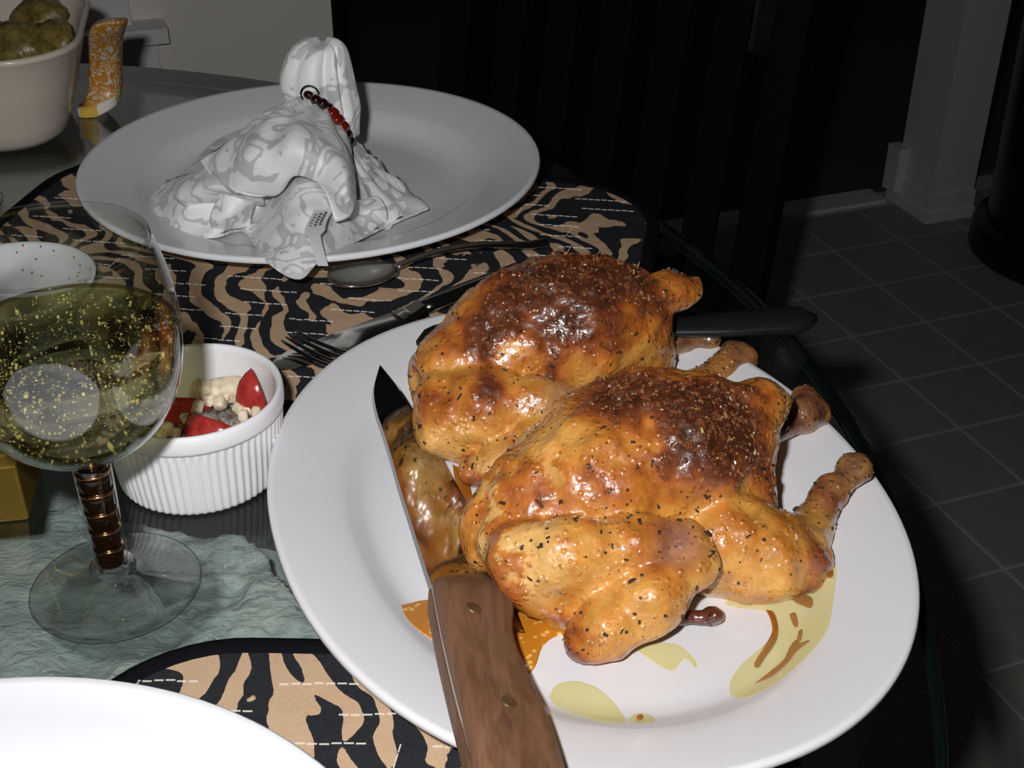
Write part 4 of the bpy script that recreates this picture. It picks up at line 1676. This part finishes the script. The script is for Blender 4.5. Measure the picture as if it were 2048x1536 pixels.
nap = thing('napkin', P(640, 400, .0085), 'white damask cloth napkin bunched through a beaded ring on the plate', 'napkin')
base_sheet = [
    [(695, 262, 50), (745, 315, 36), (800, 362, 24), (856, 416, 15)],
    [(692, 263, 54), (725, 345, 40), (762, 402, 26), (800, 440, 13)],
    [(688, 262, 58), (708, 362, 42), (722, 430, 26), (735, 470, 16)],
    [(682, 258, 60), (692, 370, 50), (684, 440, 33), (640, 520, 29)],
    [(672, 250, 62), (645, 365, 55), (606, 465, 40), (596, 556, 25)],
    [(660, 242, 64), (598, 350, 54), (548, 440, 36), (533, 520, 30)],
    [(648, 236, 66), (565, 340, 44), (515, 430, 18), (488, 462, 12)],
    [(638, 230, 66), (520, 330, 50), (446, 420, 26), (424, 474, 15)],
    [(628, 222, 68), (470, 315, 46), (372, 405, 28), (352, 464, 14)],
    [(620, 212, 70), (430, 305, 42), (340, 372, 28), (302, 410, 14)],
    [(614, 205, 72), (450, 275, 40), (380, 335, 22), (335, 362, 14)],
]
flap = [
    [(612, 190, 80), (545, 214, 82), (470, 268, 72), (402, 320, 58)],
    [(625, 197, 82), (562, 240, 86), (495, 298, 76), (428, 352, 54)],
    [(645, 210, 80), (592, 268, 86), (535, 330, 70), (480, 384, 50)],
    [(662, 226, 76), (625, 285, 84), (578, 345, 66), (545, 386, 48)],
    [(678, 245, 70), (662, 300, 78), (630, 350, 66), (606, 336, 64)],
    [(690, 262, 64), (694, 330, 70), (688, 388, 62), (652, 382, 58)],
    [(697, 272, 58), (710, 365, 56), (706, 428, 46), (672, 442, 42)],
]
roll = [
    [(352, 352, 34), (400, 338, 44), (450, 330, 48), (520, 320, 52)],
    [(345, 372, 38), (395, 352, 50), (440, 345, 54), (520, 340, 56)],
    [(352, 398, 34), (400, 378, 46), (440, 366, 52), (520, 360, 54)],
    [(380, 412, 24), (420, 400, 34), (460, 390, 42), (520, 385, 46)],
    [(412, 408, 16), (440, 410, 22), (480, 410, 26), (530, 405, 30)],
]
roll2 = [
    [(430, 470, 13), (420, 440, 26), (440, 405, 34), (500, 390, 36)],
    [(470, 465, 14), (462, 430, 30), (480, 398, 38), (520, 390, 40)],
    [(500, 455, 13), (505, 420, 26), (515, 398, 34), (540, 392, 38)],
]
right_roll = [
    [(700, 395, 44), (706, 410, 34), (708, 440, 20), (706, 458, 14)],
    [(730, 395, 40), (735, 405, 36), (737, 425, 24), (733, 445, 16)],
    [(760, 402, 34), (772, 412, 28), (774, 428, 20), (765, 440, 14)],
]
apex = pp(655, 232, 70)
sheets = []
for gsh in (base_sheet, flap, roll, roll2, right_roll):
    V, Fc = patch([[pp(*q) for q in col] for col in gsh], 10, 10)
    A = np.array(V)
    A[:, 2] += (fbm(A * [1, 1, 0], 70, 5, 2) - .5) * .005
    ga = np.arctan2(A[:, 0] - apex.x, A[:, 1] - apex.y)
    gr = np.hypot(A[:, 0] - apex.x, A[:, 1] - apex.y)
    A[:, 2] += .0026 * np.sin(ga * 17 + 40 * gr) * np.clip(1.2 - gr / .11, 0, 1) * np.clip(gr / .015, 0, 1)
    sheets.append((A.tolist(), Fc))
# plume above the ring: pleated loop of cloth
secs = []
stations = [((664, 258, 58), 16, 13), ((650, 232, 68), 20, 15), ((638, 200, 78), 24, 16), ((634, 165, 90), 22.5, 15), ((635, 130, 101), 19.5, 14), ((640, 104, 109), 15.5, 11), ((643, 90, 113), 10.5, 8), ((644, 85, 114), 3, 2)]
cs = crom([tuple(pp(*q[0])) for q in stations], 5)
ru = [q[0] for q in crom([(q[1], q[2], 0) for q in stations], 5)]
rv = [q[1] for q in crom([(q[1], q[2], 0) for q in stations], 5)]
npl = 72
for i, c in enumerate(cs):
    k = i / (len(cs) - 1)
    ring_ = []
    for q in range(npl):
        an = 2 * math.pi * q / npl
        # deep crease in front, smaller pleats round the side
        crease = 1 - (.22 + .2 * k) * math.exp(-((math.atan2(math.sin(an + 1.25), math.cos(an + 1.25))) / .17) ** 2) - .22 * math.exp(-((math.atan2(math.sin(an + .75), math.cos(an + .75))) / .10) ** 2) \
            - .06 * math.exp(-((math.atan2(math.sin(an + 2.2), math.cos(an + 2.2))) / .12) ** 2) + .04 * math.sin(7 * an + 2 * k)
        x, y = ru[i] / 1000 * crease * math.cos(an), rv[i] / 1000 * crease * math.sin(an)
        # top is taller on both lobes
        tz = .002 * k * math.cos(an * 2)
        ring_.append((c[0] + x, c[1] + y + .004, c[2] + tz - .35 * x * (1 - k)))
    secs.append(ring_)
sheets.append(loft(secs))
V, Fc = join(*sheets)
no = mesh('cloth', V, Fc, M['damask'], nap)
so = no.modifiers.new('thick', 'SOLIDIFY')
so.thickness = .0011
so.offset = 0
# rolled hems
for gsh, rowi in ((base_sheet, -1), (flap, -1)):
    pts = crom([tuple(pp(*col[rowi])) for col in gsh], 10)
    V, Fc = tube(pts, .0010, 8)
    mesh('hem', V, Fc, M['damask'], nap)
# care label
la, lb = P(648, 418, .050), P(646, 532, .0305)
pts = crom([la, la.lerp(lb, .45) + Vector((-.004, -.006, .004)), lb], 8)
secs = []
for i, p in enumerate(pts):
    p = Vector(p)
    sd = Vector((.0052, .0035 + .002 * math.sin(i * .3), -.0008)) * (1 if i < 9 else .55)
    secs.append([p - sd, p + sd, p + sd + Vector((0, .0004, -.0003)), p - sd + Vector((0, .0004, -.0003))])
V, Fc = loft(secs)
lab = mesh('care_label', V, Fc, M['label'], nap, smooth=False)
for r_ in range(3):
    parts = []
    for q in range(5):
        p = Vector(pts[2 + q]) + Vector((-.0028 + .0026 * r_, -.0012 + .0016 * r_ - .0006, .0004))
        parts.append(box(p.x, p.y, p.z, .0016, .0006, .0012, .5))
    V, Fc = join(*parts)
    mesh('print_line', V, Fc, M['ink'], lab, smooth=False)

# beaded napkin ring
fr_ = [(618, 190, 84), (632, 200, 84), (645, 207, 82), (656, 216, 79), (664, 227, 76), (674, 240, 72), (684, 254, 67), (693, 268, 61), (699, 283, 54)]
tocam = lambda p, d: p + (camo.location - p).normalized() * d
front = [tocam(pp(*q), .005) for q in fr_]
back = [p + Vector((-.010, .030, .008)) for p in reversed(front)]
loopc = [Vector(p) for p in crom(front + back + [front[0]], 4)]
rc = sum(loopc, Vector()) / len(loopc)
nr_ = thing('napkin_ring', rc, 'ring of red and dark glass beads round the napkin', 'napkin ring')
V, Fc = tube(loopc, .0006, 6)
mesh('wire', V, Fc, M['brass'], nr_)
for k, p in enumerate(front + back):
    V, Fc = sphere(p, .0044 if k in (4, 5, 6) else .0036, 16, 10)
    mesh('bead', V, Fc, M['red_bead'] if k in (4, 5, 6) else M['dark_bead'], nr_)
for k in range(2, len(loopc) - 1, 4):
    V, Fc = sphere(loopc[k], .0015, 10, 6)
    mesh('spacer_bead', V, Fc, M['brass'], nr_)
lp = tocam(pp(619, 190, 86), .006)
pts = [lp + Vector((.0055 * math.cos(q), .001, .0055 * math.sin(q))) for q in np.linspace(-.4, math.pi * 1.25, 16)]
V, Fc = tube(pts, .0006, 6)
mesh('wire_loop', V, Fc, M['dark_wire'], nr_)

# ================================================================== CASSEROLE
cc = Vector((-.4205, .952, TZ))


def rsq(hx, hy, rad, m=10):
    pts = []
    for sx, sy, a0 in ((1, 1, 0), (-1, 1, 90), (-1, -1, 180), (1, -1, 270)):
        for k in range(m + 1):
            a = math.radians(a0 + 90 * k / m)
            pts.append((sx * (hx - rad) + rad * math.cos(a), sy * (hy - rad) + rad * math.sin(a)))
    return pts


cr = math.radians(11.5)
cz = TZ + .0001
ct = thing('casserole_dish', (cc.x, cc.y, cz), 'cream white square casserole dish holding herbed potatoes', 'dish')
secs = []
for ins, z, kr in ((.036, 0, .03), (.028, .0015, .035), (.0225, .007, .04), (.019, .016, .044), (.0095, .048, .049), (.0045, .066, .051), (.001, .0715, .052), (0, .0735, .052), (.0006, .0755, .052), (.0025, .0762, .051),
                   (.0048, .0750, .050), (.0066, .070, .049), (.0135, .048, .046), (.0235, .018, .04), (.030, .0095, .035), (.042, .0075, .03)):
    secs.append([(cc.x + x * math.cos(cr) - y * math.sin(cr), cc.y + x * math.sin(cr) + y * math.cos(cr), cz + z) for x, y in rsq(.103 - ins, .096 - ins, kr)])
V, Fc = loft(secs)
mesh('dish_body', V, Fc, M['casserole'], ct)
for sy in (-1,):
    secs = []
    for x, yy in ((-.062, .0), (-.056, .013), (-.040, .018), (-.018, .018), (-.004, .013), (.002, .0)):
        bx, by = x, -(.096 - .002) + 0.004
        ring_ = []
        for q in range(8):
            an = 2 * math.pi * q / 8
            X, Y, Z = bx, by - yy + .004 * math.cos(an), .060 + .005 * math.sin(an)
            ring_.append((cc.x + X * math.cos(cr) - Y * math.sin(cr), cc.y + X * math.sin(cr) + Y * math.cos(cr), cz + Z))
        secs.append(ring_)
    V, Fc = loft(secs)
    mesh('lug_handle', V, Fc, M['casserole'], ct)
rr = random.Random(3)
pot = [(30, 88, 52, 21, 'pale round potato half in the casserole corner by the dark herb'), (100, 82, 54, 19, 'potato half with glints at the casserole wall'), (80, 36, 62, 21, 'upright potato half at the back of the casserole'),
       (25, 60, 44, 15, 'small dark potato between larger halves'), (-40, 80, 50, 20, 'potato at the dish edge beside the lug handle'), (120, 60, 44, 13, 'potato wedge tucked against the casserole side')]
for k, (px, py, hh, r, lb_) in enumerate(pot):
    blob('potato', P(px, py, hh / 1000), r / 1000, (1.15, .58, .92), M['potato'], lb_, 'potato', None, 60 + k, .22, (rr.uniform(-1.0, -.4), rr.uniform(-.4, .4), rr.uniform(-.4, .4)), 26, 18)
for k in range(4):
    q = cc + Vector((rr.uniform(-.06, .06), rr.uniform(-.055, .055), 0))
    blob('potato', (q.x, q.y, cz + .027), .021, (1.1, .95, .85), M['potato'], 'herbed potato in the bottom layer of the casserole', 'potato', 'bottom layer potatoes', 80 + k, .1, (0, 0, rr.random() * 3), 16, 10)

# folded pot holder against the dish
hp = thing('pot_holder', P(195, 238, 0), 'orange and white swirl print pot holder leaning on the casserole', 'pot holder')
secs = []
hs = [((192, 232, 1), 15, 12), ((196, 205, 9), 15.5, 12), ((202, 170, 22), 13, 11), ((203, 130, 38), 12.2, 10), ((204, 95, 54), 12.5, 10), ((207, 70, 66), 13.5, 11), ((211, 55, 73), 12.5, 10), ((212, 50, 76), 8, 7)]
cs = crom([tuple(pp(*q[0])) for q in hs], 5)
ru = [q[0] for q in crom([(q[1], q[2], 0) for q in hs], 5)]
rv = [q[1] for q in crom([(q[1], q[2], 0) for q in hs], 5)]
for i, c in enumerate(cs):
    ring_ = []
    for q in range(28):
        an = 2 * math.pi * q / 28
        ca, sa = math.cos(an), math.sin(an)
        x = ru[i] / 1000 * math.copysign(abs(ca) ** .6, ca)
        y = rv[i] / 1000 * math.copysign(abs(sa) ** .8, sa)
        ring_.append((c[0] + x, c[1] + y + .22 * x + .012, max(TZ + .0003, c[2] + .45 * x * (1 - i / len(cs)))))
    secs.append(ring_)
V, Fc = loft(secs)
mesh('quilted_body', V, Fc, M['orange'], hp)
V, Fc = loft([[(p[0], p[1] - .0010, max(TZ + .0002, p[2] - .001 + .0014 * k)) for p in [tuple((np.array(q) - np.array(cs[0])) * (1.03) + np.array(cs[0])) for q in secs[0]]] for k in range(6)])
mesh('checked_edge', V, Fc, M['check'], hp)

# ------------------------------------------------------------------ small white dish behind the wine glass
dc = P(22, 600, .008)
V, Fc = lathe([(0, .006), (.030, .006), (.038, .010), (.046, .018), (.0475, .0195), (.049, .019), (.048, .016), (.040, .006), (.034, .0008), (.026, .0005), (0, .002)], 72, (dc.x, dc.y, TZ + .0023))
sd = mesh('side_dish', V, Fc, M['plate_white'], base=(dc.x, dc.y, TZ + .0023))
tag(sd, 'small white dish with brown crumbs seen through the wine glass', 'dish')
parts = []
rr = random.Random(9)
for k in range(60):
    a, r = rr.uniform(0, 6.28), .030 + .016 * rr.random()
    z = np.interp(r, [.030, .038, .046], [.006, .010, .018])
    parts.append(box(dc.x + r * math.cos(a), dc.y + r * math.sin(a), TZ + .0024 + z, .0014, .001, .0008, a))
V, Fc = join(*parts)
tag(mesh('crumbs', V, Fc, M['sauce'], sd, smooth=False), kind='stuff')


# ================================================================== CHAIR, BIN
def chair(cx, cy, label):
    d = (Vector((cx, cy, 0)) - TC)
    d.normalize()                        # outward from the table
    sdir = Vector((-d.y, d.x, 0))
    t = thing('dining_chair', (cx, cy, 0), label, 'chair')
    c = Vector((cx, cy, 0))

    def bar(name, p0, p1, w1, w2, par=t):
        p0, p1 = Vector(p0), Vector(p1)
        ax = (p1 - p0).normalized()
        a = sdir - ax * sdir.dot(ax)
        if a.length < .1:
            a = Vector((0, 0, 1)) - ax * ax.z
        a.normalize()
        b_ = ax.cross(a)
        secs = [[q + a * (w1 / 2 * i) + b_ * (w2 / 2 * j) for i, j in ((-1, -1), (1, -1), (1, 1), (-1, 1))] for q in (p0, p1)]
        V, Fc = loft(secs)
        return bevel(mesh(name, V, Fc, M['black_wood'], par, smooth=False), .003)
    z = lambda p, h: Vector((p.x, p.y, h))
    lean = .105
    for sg in (-1, 1):
        b0 = c + sdir * (.185 * sg)
        bar('back_leg', z(b0 + d * .03, 0), z(b0, .46), .034, .038)
        bar('back_post', z(b0, .45), z(b0 + d * lean, 1.04), .034, .03)
        f0 = c - d * .40 + sdir * (.19 * sg)
        bar('front_leg', z(f0, 0), z(f0, .43), .036, .036)
        bar('side_rail', z(b0, .40), z(f0, .40), .05, .02)
    for k in range(5):
        b0 = c + sdir * (-.124 + .062 * k)
        bar('back_slat', z(b0 + d * .006, .49), z(b0 + d * (lean - .006), 1.0), .036, .010)
    bar('top_rail', z(c - sdir * .20 + d * lean, 1.02), z(c + sdir * .20 + d * lean, 1.02), .07, .022)
    bar('lower_rail', z(c - sdir * .185 + d * .004, .49), z(c + sdir * .185 + d * .004, .49), .04, .02)
    V = []
    for zz in (.43, .455):
        for a_, b_ in ((-.205, -.43), (.205, -.43), (.19, .015), (-.19, .015)):
            p = c + sdir * a_ + d * b_
            V.append((p.x, p.y, zz))
    bevel(mesh('seat', V, [(0, 3, 2, 1), (4, 5, 6, 7), (0, 1, 5, 4), (1, 2, 6, 5), (2, 3, 7, 6), (3, 0, 4, 7)], M['black_wood'], t, smooth=False), .006)
    return t


chair(.075, 1.235, 'black wooden slat-back dining chair pulled up across the table')

bp = P(1912, 478, -TZ)
bc = Vector((1.066, 2.228, 0))
bn = thing('waste_bin', (bc.x, bc.y, .0006), 'black round waste bin standing by the white doorway wall', 'bin')
V, Fc = lathe([(0, 0), (.188, 0), (.192, .006), (.192, .05), (.187, .058), (0, .058)], 72, (bc.x, bc.y, .0006))
mesh('base_ring', V, Fc, M['bin'], bn)
V, Fc = lathe([(0, .0575), (.166, .0575), (.168, .07), (.178, .62), (.176, .64), (0, .66)], 72, (bc.x, bc.y, .0006))
mesh('bin_body', V, Fc, M['bin'], bn)
